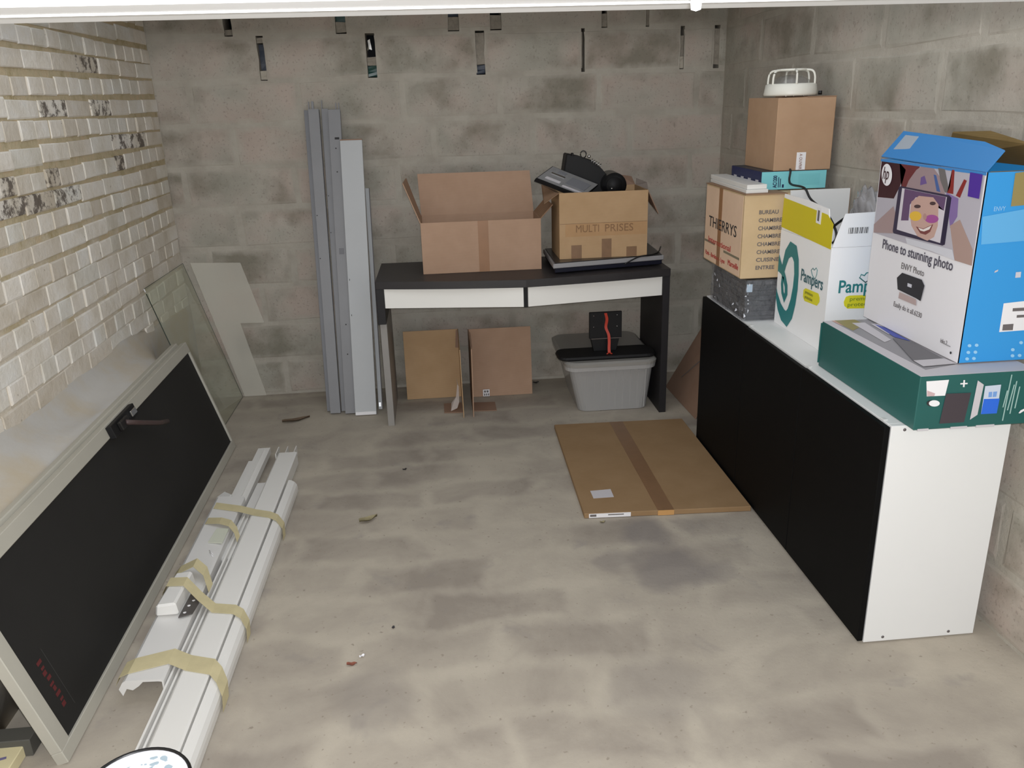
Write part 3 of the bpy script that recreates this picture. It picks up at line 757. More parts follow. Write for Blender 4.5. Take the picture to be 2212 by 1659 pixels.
t, bar, ax, n = channel('metal_channel', 'grey channel with round stain leaning beside the pale plank', -0.500, 4.082, -0.477, 1.490, 0.060, 0.030, ALU, yt=D-0.042, fins=((0.006, 0.012, 1.0, 1.022), (0.020, 0.026, 1.0, 1.022)))
for l in (.80, .875, .2, .3): bar('bolt_hole', -0.004, 0.002, 0.0295, 0.0305, l, l+.004, INK)
bar('stain', -0.014, 0.010, 0.0296, 0.0304, .535, .555, mat('grey_stain', rgb(116, 116, 120), .6)); bar('notch', -0.004, 0.018, 0.0296, 0.0306, .905, .912, INK)
t, bar, ax, n = channel('pale_plank', 'pale grey flat plank leaning on the rear wall left of the desk', -0.422, 4.045, -0.402, 1.345, 0.108, 0.024, ALU_L, cat='plank', yt=4.335)
bar('end_cap', -0.054, 0.054, 0, 0.024, 1.0, 1.004, CARD_D); bar('torn_film', -0.052, 0.052, 0.006, 0.026, 0.0, 0.012, PAPER)
for l in (.50, .37): bar('pin_hole', -0.046, -0.0435, 0.0235, 0.0245, l, l+.007, INK)
bar('core', -0.05, 0.05, 0.002, 0.020, 0.001, .999, ALU_L)
t, bar, ax, n = channel('edge_strip', 'thin dark edged strip leaning behind the pale plank', -0.350, 4.110, -0.350, 1.10, 0.022, 0.020, ALU_L, cat='strip')
bar('dark_edge', 0.0075, 0.0108, 0.004, 0.021, 0.0, 1.0, INKG); bar('foil_tip', -0.009, 0.003, 0.0205, 0.022, 0.012, 0.032, STEEL)

# ------------------------------------------------------------------ two cardboard corners under the desk
def corner(label, xs, xe, ya, yb, m, side):
    t = thing('cardboard_corner', label, 'cardboard', ((xs+xe)/2, ya, 0))
    sheet('wide_panel', [(xs, ya, 0.002), (xe, ya, 0.002), (xe, ya+0.035, 0.372), (xs, ya+0.035, 0.372)], 0.004, m, t)
    xx = xe if side > 0 else xs
    sheet('narrow_panel', [(xx, ya, 0.002), (xx, yb, 0.002), (xx-side*0.004, yb+0.02, 0.355), (xx-side*0.002, ya+0.035, 0.372)], 0.004, m, t)
    return t
t = corner('folded cardboard corner with torn tape under the left of the desk', -0.215, 0.078, 4.225, 3.905, CARD_T, 1)
sheet('floor_flap', [(-0.02, 3.985, 0.004), (0.074, 3.975, 0.004), (0.074, 4.12, 0.004), (-0.02, 4.12, 0.004)], 0.004, CARD_D, t)
sheet('inner_strip', [(0.058, 4.22, 0.372-0.09), (0.074, 4.21, 0.372-0.09), (0.076, 4.25, 0.369), (0.066, 4.255, 0.369)], 0.003, CARD_D, t)
vs = [(0.02, 4.03, 0.04), (0.045, 4.02, 0.075), (0.06, 4.01, 0.05), (0.048, 4.0, 0.02), (0.015, 4.0, 0.006), (0.03, 4.015, 0.045), (0.055, 4.06, 0.13), (0.062, 4.05, 0.12), (0.05, 4.055, 0.17)]
obj('torn_tape', vs, [(0, 1, 5), (1, 2, 5), (2, 3, 5), (3, 4, 5), (4, 0, 5), (1, 6, 7), (1, 7, 2), (6, 8, 7)], clearmat('crumpled_clear_tape', (.8, .7, .6, 1), (.7, .62, .58, 1), .6, .15, 1, .6, 40), t)
t = corner('folded cardboard corner with small white label under the desk', 0.128, 0.462, 4.205, 3.905, CARD_P, -1)
sheet('floor_flap', [(0.134, 3.985, 0.004), (0.250, 3.975, 0.004), (0.250, 4.10, 0.004), (0.134, 4.11, 0.004)], 0.004, CARD_D, t)
sheet('inner_strip', [(0.132, 4.20, 0.372-0.09), (0.146, 4.205, 0.372-0.09), (0.140, 4.245, 0.369), (0.130, 4.24, 0.369)], 0.003, CARD_D, t)
lb = box('label_sticker', 0.193, 0.229, 4.1930, 4.1980, 0.006, 0.044, PAPER, t)
for k in range(3): box('label_mark', 0.199+k*0.0105, 0.205+k*0.0105, 4.1920, 4.1930, 0.010, 0.022, INKG, t)
for k in range(2): box('label_mark', 0.199+k*0.014, 0.209+k*0.014, 4.1920, 4.1930, 0.028, 0.039, INKG, t)

# ------------------------------------------------------------------ storage bin, its lid and the monitor stand on top
bn = thing('storage_bin', 'translucent grey plastic storage bin with lid under the desk', 'storage bin', (0.83, 4.10, 0))
def rrect(x0, x1, y0, y1, r, z, n=5):
    out = []
    for cx_, cy_, a0 in ((x1-r, y1-r, 0), (x0+r, y1-r, 90), (x0+r, y0+r, 180), (x1-r, y0+r, 270)):
        for k in range(n+1):
            a = math.radians(a0+90*k/n); out.append((cx_+r*math.cos(a), cy_+r*math.sin(a), z))
    return out
def loft(name, rings, m, parent, cap0=True, cap1=True, smooth=False):
    n = len(rings[0]); vs = [p for r in rings for p in r]; fs = []
    for i in range(len(rings)-1):
        for k in range(n): fs.append((i*n+k, i*n+(k+1) % n, (i+1)*n+(k+1) % n, (i+1)*n+k))
    if cap0: fs.append(tuple(range(n))[::-1])
    if cap1: fs.append(tuple((len(rings)-1)*n+k for k in range(n)))
    return obj(name, vs, fs, m, parent, smooth=smooth)
def bz(f): return rrect(0.665-0.055*f, 1.022+0.022*f, 3.890-0.035*f, 4.335+0.025*f, 0.05, 0.003+0.247*f)
loft('tub', [bz(0), bz(.25), bz(.5), bz(.75), bz(1.0)], BINM, bn, True, False)
loft('rim', [rrect(0.592, 1.052, 3.830, 4.378, 0.06, 0.236), rrect(0.590, 1.054, 3.828, 4.380, 0.06, 0.256)], BINM, bn, False, True)
for k in range(9):
    x = 0.70+k*0.037
    prism('rib', [(x, 3.891, 0.012), (x+0.006, 3.891, 0.012), (x+0.0062, 3.859, 0.225), (x, 3.859, 0.225)], (0, -0.003, 0), BINM, bn)
ld = loft('lid', [rrect(0.590, 1.054, 3.826, 4.380, 0.06, 0.257), rrect(0.588, 1.056, 3.824, 4.382, 0.06, 0.272), rrect(0.600, 1.044, 3.836, 4.372, 0.055, 0.280)], mat('grey_lid_plastic', rgb(150, 147, 142), 0.35, var=.06, vscale=5), bn)
ms = thing('monitor_stand', 'black monitor stand with red strap standing on the grey bin', 'monitor stand', (0.80, 3.92, 0.281))
loft('base_plate', [rrect(0.568, 1.052, 3.868, 4.03, 0.045, 0.2815), rrect(0.560, 1.056, 3.860, 4.035, 0.05, 0.290), rrect(0.566, 1.052, 3.866, 4.03, 0.047, 0.300)], BLACKM, ms)
prism('neck', [(0.752, 3.955, 0.300), (0.868, 3.955, 0.300), (0.884, 3.955, 0.372), (0.735, 3.955, 0.372)], (0, 0.03, 0), BLACKP, ms, 0.002)
box('mount_plate', 0.726, 0.890, 3.935, 3.947, 0.372, 0.508, BLACKM, ms, 0.002)
box('mount_groove', 0.799, 0.803, 3.9342, 3.9352, 0.376, 0.505, BLACKP, ms)
for xx in (0.748, 0.866):
    for zz in (0.432, 0.490): tube('screw', [(xx, 3.9335, zz), (xx, 3.936, zz)], 0.0035, STEEL, ms, 8)
prism('plate_shelf', [(0.735, 3.925, 0.372), (0.884, 3.925, 0.372), (0.884, 3.96, 0.365), (0.735, 3.96, 0.365)], (0, 0, 0.004), mat('shelf_grey', rgb(92, 84, 80), .4), ms)
st = curve_pts([(0.806, 3.930, 0.503), (0.813, 3.930, 0.47), (0.808, 3.928, 0.43), (0.820, 3.918, 0.395), (0.822, 3.912, 0.36), (0.820, 3.905, 0.33), (0.820, 3.898, 0.305)], 6)
vs = []
for p in st: vs += [p+V((-0.007, 0, 0)), p+V((0.007, 0, 0)), p+V((0.007, 0.0015, 0)), p+V((-0.007, 0.0015, 0))]
fs = []
for i in range(len(st)-1):
    for k in range(4): fs.append((i*4+k, i*4+(k+1) % 4, (i+1)*4+(k+1) % 4, (i+1)*4+k))
obj('red_strap', vs, fs, RED, ms)
for s in (-1, 1): tube('strap_end', [(0.820, 3.898, 0.306), (0.820+s*0.014, 3.890, 0.303)], 0.003, RED, ms, 6)

# ------------------------------------------------------------------ cardboard sheet leaning behind the cabinet, flat carton on the floor
lc = thing('leaning_cardboard', 'brown cardboard sheet leaning behind the far end of the black doored cabinet', 'cardboard', (1.23, 3.95, 0))
sheet('sheet', [(1.200, 4.190, 0.002), (1.214, 3.700, 0.002), (1.38, 3.62, 0.56), (1.40, 3.90, 0.60)], 0.005, CARD_D, lc)
sheet('printed_line', [(1.2310, 4.020, 0.112), (1.2312, 4.014, 0.112), (1.2722, 3.852, 0.248), (1.2720, 3.858, 0.250)], 0.0006, INKG, lc)
fc = thing('flat_carton', 'large flat brown carton with tape lying on the floor by the cabinet', 'box', (0.80, 3.22, 0))
Qf = [(0.494, 2.776), (1.136, 2.742), (1.136, 3.668), (0.509, 3.690)]
hexa('carton_body', [(x, y, 0.001) for x, y in Qf]+[(x, y, 0.022) for x, y in Qf], CARD_F, fc, 0.002)
hexa('tape', [(x, y, 0.0221) for x, y in ((0.776, 2.762), (0.838, 2.758), (0.842, 3.676), (0.777, 3.679))]+[(x, y, 0.0226) for x, y in ((0.776, 2.762), (0.838, 2.758), (0.842, 3.676), (0.777, 3.679))], TAPED, fc)
hexa('tape_end', [(0.776, 2.7585, 0.002), (0.838, 2.7552, 0.002), (0.838, 2.7575, 0.002), (0.776, 2.7608, 0.002), (0.776, 2.7585, 0.0225), (0.838, 2.7552, 0.0225), (0.838, 2.7575, 0.0225), (0.776, 2.7608, 0.0225)], mat('clear_brown_tape', rgb(196, 150, 96), .2), fc)
hexa('address_label', [(x, y, 0.0222) for x, y in ((0.552, 2.895), (0.634, 2.895), (0.635, 2.965), (0.551, 2.961))]+[(x, y, 0.0227) for x, y in ((0.552, 2.895), (0.634, 2.895), (0.635, 2.965), (0.551, 2.961))], PAPER_G, fc)
hexa('edge_label', [(0.512, 2.7738, 0.003), (0.672, 2.7652, 0.003), (0.672, 2.768, 0.003), (0.512, 2.777, 0.003), (0.512, 2.7738, 0.020), (0.672, 2.7652, 0.020), (0.672, 2.768, 0.020), (0.512, 2.777, 0.020)], PAPER, fc)
hexa('edge_label_print', [(0.516, 2.7729, 0.008), (0.540, 2.7716, 0.008), (0.540, 2.773, 0.008), (0.516, 2.7743, 0.008), (0.516, 2.7729, 0.017), (0.540, 2.7716, 0.017), (0.540, 2.773, 0.017), (0.516, 2.7743, 0.017)], INKG, fc)
hexa('edge_label_print', [(0.585, 2.7692, 0.012), (0.645, 2.7660, 0.012), (0.645, 2.768, 0.012), (0.585, 2.7712, 0.012), (0.585, 2.7692, 0.016), (0.645, 2.7660, 0.016), (0.645, 2.768, 0.016), (0.585, 2.7712, 0.016)], INKG, fc)

# outlines of the printed graphics, metres on their box sides
GFX = {
'printer': [('bg', [(2.454, 1.327), (1.9625, 1.3172), (1.9584, 1.0926), (2.4536, 1.1015)]), ('maroon', [(2.454, 1.327), (2.3455, 1.3242), (2.3158, 1.3004), (2.3366, 1.252), (2.361, 1.2149), (2.4527, 1.2092)]), ('redhand', [(2.3534, 1.3237), (2.2477, 1.3219), (2.2518, 1.2602), (2.2564, 1.2474), (2.3286, 1.2528), (2.3158, 1.3004)]), ('head', [(2.2624, 1.3046), (2.2358, 1.3188), (2.1849, 1.3185), (2.144, 1.2943), (2.1137, 1.2541), (2.1333, 1.2501), (2.3041, 1.2509), (2.2935, 1.273)]), ('purple', [(2.2354, 1.2864), (2.2184, 1.2927), (2.2027, 1.2731), (2.2341, 1.2652)]), ('streak', [(2.1768, 1.2994), (2.1645, 1.2984), (2.1349, 1.2566), (2.1526, 1.258)]), ('hair', [(2.1603, 1.3184), (2.1291, 1.3169), (2.0949, 1.26), (2.1146, 1.258), (2.1422, 1.2866)]), ('finger1', [(2.0976, 1.3193), (2.0865, 1.3194), (2.0779, 1.2579), (2.1045, 1.2582), (2.0954, 1.2754)]), ('finger2', [(2.041, 1.2987), (2.029, 1.2961), (2.0471, 1.2517), (2.0654, 1.2554)]), ('wrist', [(2.108, 1.2587), (2.0529, 1.2491), (2.0468, 1.2038), (2.0698, 1.1713)]), ('arm', [(2.0712, 1.177), (2.0337, 1.1978), (1.9639, 1.1319), (1.9584, 1.0926), (2.0305, 1.0928)]), ('arm2', [(2.356, 1.1936), (2.3413, 1.1736), (2.3422, 1.1161), (2.4509, 1.1019), (2.4548, 1.1268)]), ('shirt', [(2.2717, 1.1138), (2.0466, 1.1177), (2.0305, 1.0928), (2.1388, 1.0985), (2.26, 1.0984)]), ('phone', [(2.3289, 1.254), (2.0933, 1.2532), (2.082, 1.2478), (2.0822, 1.1256), (2.0914, 1.1213), (2.3381, 1.1167), (2.3437, 1.1226), (2.3401, 1.2495)]), ('screen', [(2.3213, 1.2492), (2.1019, 1.2476), (2.103, 1.1262), (2.3228, 1.1301)]), ('shair', [(2.3075, 1.2485), (2.1052, 1.2472), (2.1067, 1.2117), (2.1373, 1.2239), (2.1621, 1.239), (2.2451, 1.2319), (2.2703, 1.2081), (2.2676, 1.1639), (2.3065, 1.1586)]), ('sface', [(2.2646, 1.2172), (2.2311, 1.2368), (2.1624, 1.2402), (2.1339, 1.2243), (2.124, 1.1695), (2.1339, 1.1376), (2.1628, 1.1227), (2.2124, 1.1274), (2.249, 1.1516), (2.2659, 1.1833)]), ('yellow', [(2.2058, 1.1844), (2.2062, 1.1802), (2.2095, 1.1761), (2.2152, 1.1724), (2.223, 1.1694), (2.232, 1.1675), (2.2413, 1.1669), (2.2501, 1.1676), (2.2575, 1.1696), (2.2627, 1.1727), (2.2651, 1.1766), (2.2646, 1.1809), (2.2612, 1.1851), (2.2552, 1.1888), (2.2472, 1.1918), (2.2382, 1.1936), (2.2289, 1.1941), (2.2203, 1.1933), (2.2131, 1.1913), (2.2081, 1.1882)]), ('magenta', [(2.1249, 1.1874), (2.1256, 1.1839), (2.1292, 1.1802), (2.1354, 1.1769), (2.1436, 1.1741), (2.1531, 1.1723), (2.1629, 1.1714), (2.1721, 1.1718), (2.1797, 1.1733), (2.185, 1.1758), (2.1874, 1.179), (2.1867, 1.1827), (2.1829, 1.1864), (2.1764, 1.1898), (2.168, 1.1925), (2.1584, 1.1943), (2.1487, 1.195), (2.1397, 1.1946), (2.1323, 1.1931), (2.1272, 1.1906)]), ('eye1', [(2.2156, 1.2097), (2.216, 1.2081), (2.2179, 1.2065), (2.2212, 1.205), (2.2256, 1.2037), (2.2305, 1.2029), (2.2356, 1.2025), (2.2403, 1.2026), (2.2442, 1.2033), (2.2468, 1.2043), (2.248, 1.2058), (2.2475, 1.2074), (2.2455, 1.209), (2.2422, 1.2105), (2.2378, 1.2117), (2.2328, 1.2126), (2.2278, 1.2129), (2.2231, 1.2128), (2.2193, 1.2121), (2.2167, 1.2111)]), ('eye2', [(2.1469, 1.2259), (2.1472, 1.2244), (2.1489, 1.2229), (2.1516, 1.2215), (2.1553, 1.2204), (2.1595, 1.2196), (2.1639, 1.2193), (2.1679, 1.2195), (2.1713, 1.2202), (2.1736, 1.2213), (2.1746, 1.2227), (2.1743, 1.2242), (2.1726, 1.2258), (2.1698, 1.2272), (2.1661, 1.2283), (2.1618, 1.229), (2.1575, 1.2293), (2.1535, 1.229), (2.1502, 1.2284), (2.1479, 1.2273)]), ('nose', [(2.1803, 1.1861), (2.1801, 1.1834), (2.1807, 1.1808), (2.1821, 1.1786), (2.1842, 1.177), (2.1867, 1.1762), (2.1895, 1.1763), (2.1922, 1.1772), (2.1945, 1.1789), (2.1964, 1.1812), (2.1974, 1.1839), (2.1977, 1.1866), (2.197, 1.1892), (2.1956, 1.1914), (2.1935, 1.193), (2.1909, 1.1938), (2.1882, 1.1937), (2.1855, 1.1927), (2.1832, 1.191), (2.1814, 1.1888)]), ('smile', [(2.2261, 1.1528), (2.1883, 1.152), (2.1455, 1.1705), (2.1546, 1.1487), (2.1737, 1.1376), (2.1998, 1.1377)]), ('teeth', [(2.2144, 1.1515), (2.1879, 1.1504), (2.1516, 1.1663), (2.1595, 1.1542), (2.183, 1.1453), (2.2015, 1.145)]), ('phoneside', [(2.0975, 1.2489), (2.0833, 1.2477), (2.0825, 1.1268), (2.0976, 1.1267)]), ('sticker', [(2.0184, 1.3181), (1.9683, 1.3167), (1.9682, 1.2578), (2.0142, 1.2591)]), ('logo', [(2.3832, 1.2813), (2.3823, 1.2744), (2.3829, 1.2676), (2.3849, 1.2615), (2.3882, 1.2561), (2.3927, 1.2519), (2.3982, 1.249), (2.4043, 1.2476), (2.4109, 1.2478), (2.4175, 1.2495), (2.4239, 1.2528), (2.4297, 1.2574), (2.4345, 1.263), (2.4382, 1.2695), (2.4406, 1.2765), (2.4415, 1.2836), (2.4409, 1.2905), (2.4388, 1.2967), (2.4353, 1.302), (2.4306, 1.3062), (2.4251, 1.3089), (2.4188, 1.3102), (2.4123, 1.3098), (2.4057, 1.308), (2.3995, 1.3047), (2.3939, 1.3001), (2.3891, 1.2945), (2.3855, 1.2881)]), ('printer', [(2.2883, 0.9937), (2.2641, 1.0134), (2.1626, 1.014), (2.1459, 1.0005), (2.1544, 0.9547), (2.1795, 0.9575), (2.2766, 0.9614)]), ('tray', [(2.2653, 0.9558), (2.1773, 0.9545), (2.1724, 0.9373), (2.2668, 0.9373)]), ('pscreen', [(2.2289, 0.9905), (2.2069, 0.9908), (2.2069, 0.9811), (2.2282, 0.9809)]), ('dot', [(1.9824, 0.8546), (1.9823, 0.8534), (1.9826, 0.8523), (1.9833, 0.8513), (1.9842, 0.8505), (1.9853, 0.8499), (1.9865, 0.8498), (1.9877, 0.8499), (1.9887, 0.8505), (1.9895, 0.8513), (1.9899, 0.8523), (1.99, 0.8535), (1.9897, 0.8546), (1.9891, 0.8556), (1.9882, 0.8564), (1.987, 0.857), (1.9858, 0.8571), (1.9847, 0.857), (1.9836, 0.8564), (1.9829, 0.8556)]), ('mark', [(2.037, 0.8701), (1.9909, 0.87), (1.991, 0.8675), (2.0371, 0.8676)])] ,
'blue': [('band', [(1.3485, 1.2154), (1.4555, 1.2296), (1.4702, 1.1503), (1.3562, 1.1458)]), ('label', [(1.4435, 0.9901), (1.5147, 0.9944), (1.5296, 0.9149), (1.4445, 0.9133)]), ('code', [(1.4514, 0.9333), (1.4804, 0.9338), (1.4814, 0.9166), (1.4522, 0.917)]), ('bar1', [(1.4707, 0.9759), (1.5181, 0.9762), (1.5198, 0.9673), (1.4714, 0.9674)]), ('bar2', [(1.4853, 0.957), (1.5218, 0.9567), (1.5231, 0.9498), (1.4858, 0.9497)]), ('tape', [(1.4156, 1.3186), (1.4531, 1.3227), (1.4686, 1.2402), (1.4184, 1.2378)]), ('win', [(1.4618, 1.0707), (1.4759, 1.0712), (1.4769, 1.0567), (1.4623, 1.0562)]), ('swoosh', [(1.404, 1.0765), (1.4127, 1.08), (1.4123, 1.0754), (1.4036, 1.0719)]), ('ic0', [(1.3737, 0.8803), (1.3726, 0.8772), (1.369, 0.8761), (1.3649, 0.8776), (1.3628, 0.8809), (1.3639, 0.8841), (1.3675, 0.8852), (1.3716, 0.8836)]), ('ic1', [(1.3932, 0.8805), (1.3921, 0.8773), (1.3885, 0.8762), (1.3844, 0.8778), (1.3823, 0.8811), (1.3834, 0.8842), (1.387, 0.8853), (1.3911, 0.8838)]), ('ic2', [(1.3734, 0.8618), (1.3723, 0.8586), (1.3687, 0.8575), (1.3646, 0.8591), (1.3625, 0.8624), (1.3635, 0.8656), (1.3672, 0.8667), (1.3713, 0.8651)]), ('ic3', [(1.393, 0.8615), (1.3919, 0.8583), (1.3883, 0.8572), (1.3842, 0.8588), (1.3821, 0.8621), (1.3831, 0.8653), (1.3868, 0.8664), (1.3909, 0.8648)]), ('ic4', [(1.3729, 0.844), (1.3718, 0.8408), (1.3682, 0.8397), (1.3641, 0.8412), (1.362, 0.8446), (1.363, 0.8478), (1.3667, 0.8489), (1.3708, 0.8473)]), ('ic5', [(1.3917, 0.8441), (1.3906, 0.841), (1.3869, 0.8398), (1.3828, 0.8414), (1.3807, 0.8448), (1.3818, 0.8479), (1.3854, 0.8491), (1.3895, 0.8475)]), ('ic6', [(1.4966, 0.8623), (1.4956, 0.8591), (1.4919, 0.858), (1.4878, 0.8595), (1.4856, 0.8629), (1.4866, 0.8661), (1.4903, 0.8672), (1.4944, 0.8656)]), ('ic7', [(1.5187, 0.8452), (1.5176, 0.842), (1.514, 0.8409), (1.5098, 0.8425), (1.5076, 0.8458), (1.5086, 0.849), (1.5123, 0.8501), (1.5164, 0.8486)]), ('ic8', [(1.4988, 0.8455), (1.4978, 0.8423), (1.4941, 0.8412), (1.49, 0.8428), (1.4877, 0.8461), (1.4888, 0.8493), (1.4924, 0.8504), (1.4966, 0.8489)]), ('ic9', [(1.5163, 0.8806), (1.5153, 0.8775), (1.5117, 0.8763), (1.5075, 0.8779), (1.5053, 0.8812), (1.5063, 0.8844), (1.51, 0.8855), (1.5141, 0.884)])] ,
'dl': [('heart', [(3.0058, 0.927), (2.9814, 0.9314), (2.943, 0.9126), (2.9393, 0.943), (2.9157, 0.994), (2.8804, 1.0056), (2.843, 1.0022), (2.8145, 0.973), (2.8015, 0.9223), (2.8043, 0.8564), (2.8162, 0.7793), (2.8421, 0.7209), (2.8718, 0.701), (2.9006, 0.6975), (2.9529, 0.7337), (2.9988, 0.785), (2.9992, 0.8139), (2.9629, 0.785), (2.9153, 0.7471), (2.8787, 0.7358), (2.8566, 0.7695), (2.8409, 0.8327), (2.8422, 0.8988), (2.8636, 0.945), (2.8835, 0.9511), (2.9037, 0.9338), (2.9216, 0.9028), (2.9292, 0.8774), (2.9476, 0.8857), (2.9731, 0.8887), (2.9989, 0.8918)]), ('inner', [(2.9292, 0.8774), (2.9173, 0.8957), (2.899, 0.8716), (2.8843, 0.827), (2.8845, 0.799), (2.9045, 0.7822), (2.9238, 0.7899), (2.9401, 0.8228), (2.943, 0.8625)]), ('innerhole', [(2.9201, 0.8512), (2.9062, 0.8302), (2.9024, 0.811), (2.9117, 0.8089), (2.9212, 0.8269)]), ('pill', [(2.7511, 0.8585), (2.7356, 0.8676), (2.6356, 0.8712), (2.6234, 0.8593), (2.622, 0.845), (2.6388, 0.8281), (2.7349, 0.8221), (2.7505, 0.8338)]), ('wordbase', [(2.7753, 0.8818), (2.6072, 0.8885)]), ('wordtop', [(2.7802, 0.9227), (2.6131, 0.9161)]), ('litheart', [(2.7056, 0.9373), (2.6927, 0.9472), (2.6832, 0.9417), (2.6691, 0.9525), (2.6596, 0.9464), (2.6606, 0.9316), (2.6706, 0.9131), (2.6915, 0.9217)])] ,
'dlflap': [('yellow', [(3.0049, 1.152), (2.6322, 1.1518), (2.6103, 1.0495), (3.0096, 1.0501)]), ('edge', [(3.0123, 1.1646), (2.6493, 1.16), (2.6465, 1.1465), (3.0041, 1.1482)]), ('sticker', [(2.7129, 1.1611), (2.6767, 1.1601), (2.674, 1.1099), (2.7104, 1.1102)])] ,
'dr': [('wordbase', [(1.3096, 0.8812), (1.4215, 0.8883)]), ('P', [(1.3047, 0.9279), (1.3096, 0.8812)]), ('pill', [(1.3319, 0.8531), (1.3374, 0.8708), (1.3498, 0.8745), (1.4492, 0.8725), (1.4548, 0.8268), (1.3473, 0.8298), (1.3352, 0.8402)]), ('heart', [(1.3779, 0.9333), (1.3822, 0.9437), (1.3936, 0.9396), (1.3998, 0.9482), (1.4106, 0.9495), (1.4201, 0.9313), (1.3999, 0.9162)]), ('flap', [(1.2668, 1.0365), (1.3071, 1.1507), (1.4064, 1.1501), (1.4129, 1.037)]), ('code', [(1.3037, 1.083), (1.3693, 1.0871), (1.3677, 1.07), (1.3036, 1.0676)])] ,
'green': [('stk', [(1.2153, 0.8163), (1.2754, 0.817), (1.2712, 0.7743), (1.222, 0.7752)]), ('plusv', [(1.3145, 0.8138), (1.3188, 0.8136), (1.3202, 0.7947), (1.3159, 0.795)]), ('plush', [(1.3075, 0.8062), (1.3269, 0.8058), (1.327, 0.8021), (1.3075, 0.8025)]), ('laptopdark', [(1.2731, 0.7796), (1.3404, 0.7781), (1.3341, 0.697), (1.2667, 0.6973)]), ('lid', [(1.3532, 0.8107), (1.3713, 0.7983), (1.3676, 0.7156), (1.3493, 0.703)]), ('scr', [(1.376, 0.794), (1.4186, 0.7955), (1.4202, 0.7163), (1.3768, 0.7169)]), ('scrblue', [(1.3779, 0.7587), (1.4212, 0.7574), (1.4202, 0.7163), (1.3768, 0.7169)]), ('win1', [(1.3882, 0.7771), (1.3976, 0.7773), (1.3987, 0.7629), (1.3893, 0.7626)]), ('win2', [(1.4003, 0.7771), (1.4109, 0.7776), (1.4108, 0.7629), (1.4009, 0.7627)]), ('mouse', [(1.2596, 0.7539), (1.2593, 0.7513), (1.2576, 0.7489), (1.2546, 0.7472), (1.2506, 0.7462), (1.2461, 0.7461), (1.2415, 0.7468), (1.2372, 0.7483), (1.2336, 0.7505), (1.2312, 0.753), (1.2301, 0.7558), (1.2304, 0.7585), (1.2322, 0.7608), (1.2351, 0.7625), (1.2391, 0.7635), (1.2436, 0.7636), (1.2482, 0.7629), (1.2525, 0.7614), (1.256, 0.7593), (1.2585, 0.7567)]), ('mshadow', [(1.2467, 0.7547), (1.2465, 0.7522), (1.2453, 0.75), (1.243, 0.7484), (1.2401, 0.7474), (1.2366, 0.7472), (1.2331, 0.7479), (1.2298, 0.7492), (1.227, 0.7512), (1.2251, 0.7536), (1.2242, 0.7562), (1.2244, 0.7587), (1.2256, 0.7609), (1.2279, 0.7625), (1.2308, 0.7635), (1.2343, 0.7637), (1.2378, 0.763), (1.2411, 0.7617), (1.2439, 0.7597), (1.2458, 0.7573)]), ('stkred', [(1.2205, 0.7914), (1.2435, 0.782), (1.242, 0.7745), (1.2227, 0.7757)]), ('t0', [(1.4419, 0.8209), (1.4451, 0.8207), (1.442, 0.6941), (1.4387, 0.6944)]), ('t1', [(1.4586, 0.8024), (1.4619, 0.8023), (1.4592, 0.7124), (1.4559, 0.7126)]), ('t2', [(1.4695, 0.787), (1.4728, 0.7868), (1.4702, 0.7269), (1.4669, 0.7271)]), ('t3', [(1.4536, 0.7933), (1.4568, 0.7931), (1.4506, 0.7226), (1.4473, 0.7229)]), ('t4', [(1.4375, 0.7781), (1.4407, 0.7779), (1.4367, 0.7318), (1.4334, 0.732)]), ('arrow', [(1.4952, 0.7253), (1.4847, 0.7205), (1.4806, 0.713), (1.4848, 0.7122), (1.4962, 0.7197)])] ,
'gtop': [('pic', [(1.227, 2.4417), (1.3466, 2.4299), (1.3403, 1.9588), (1.2404, 1.9305)]), ('red', [(1.227, 2.4417), (1.2993, 2.4395), (1.2375, 2.3669), (1.2309, 2.386)]), ('olive', [(1.2371, 2.4459), (1.3023, 2.4327), (1.3035, 2.3715), (1.2369, 2.3149), (1.2346, 2.3675)]), ('light', [(1.274, 2.3954), (1.3147, 2.3933), (1.2944, 2.2002), (1.2641, 2.1801)]), ('light2', [(1.3236, 2.3734), (1.3525, 2.3676), (1.3387, 2.2613), (1.3166, 2.2547)]), ('bluep', [(1.3323, 2.3657), (1.344, 2.3281), (1.3391, 2.176), (1.3171, 2.2222)]), ('dark', [(1.3063, 2.2136), (1.3392, 2.1657), (1.3326, 2.0042), (1.248, 2.002)]), ('light3', [(1.248, 2.002), (1.3351, 2.0037), (1.3428, 1.9584), (1.2454, 1.9506)])] ,
}
HEART_A = [(2.9394, 0.8793, 0.0119), (2.9293, 0.9171, 0.0168), (2.9128, 0.9556, 0.0215), (2.8846, 0.9799, 0.0276), (2.8514, 0.976, 0.027), (2.83, 0.9474, 0.0204), (2.8194, 0.8996, 0.0188), (2.8193, 0.8492, 0.0205), (2.8289, 0.7961, 0.0224), (2.8475, 0.7477, 0.026), (2.8738, 0.7208, 0.0298), (2.9096, 0.728, 0.0254), (2.9463, 0.7518, 0.019), (2.9839, 0.7884, 0.0159), (3.0016, 0.8051, 0.0142)]
HEART_B = [(2.9994, 0.91, 0.0369), (2.9705, 0.9013, 0.0225), (2.9409, 0.887, 0.0153), (2.9194, 0.8674, 0.0134), (2.8984, 0.8399, 0.0125), (2.8931, 0.8131, 0.0125), (2.9064, 0.7919, 0.0168), (2.9257, 0.8098, 0.0102), (2.9356, 0.8399, 0.0102), (2.9333, 0.8685, 0.0102)]

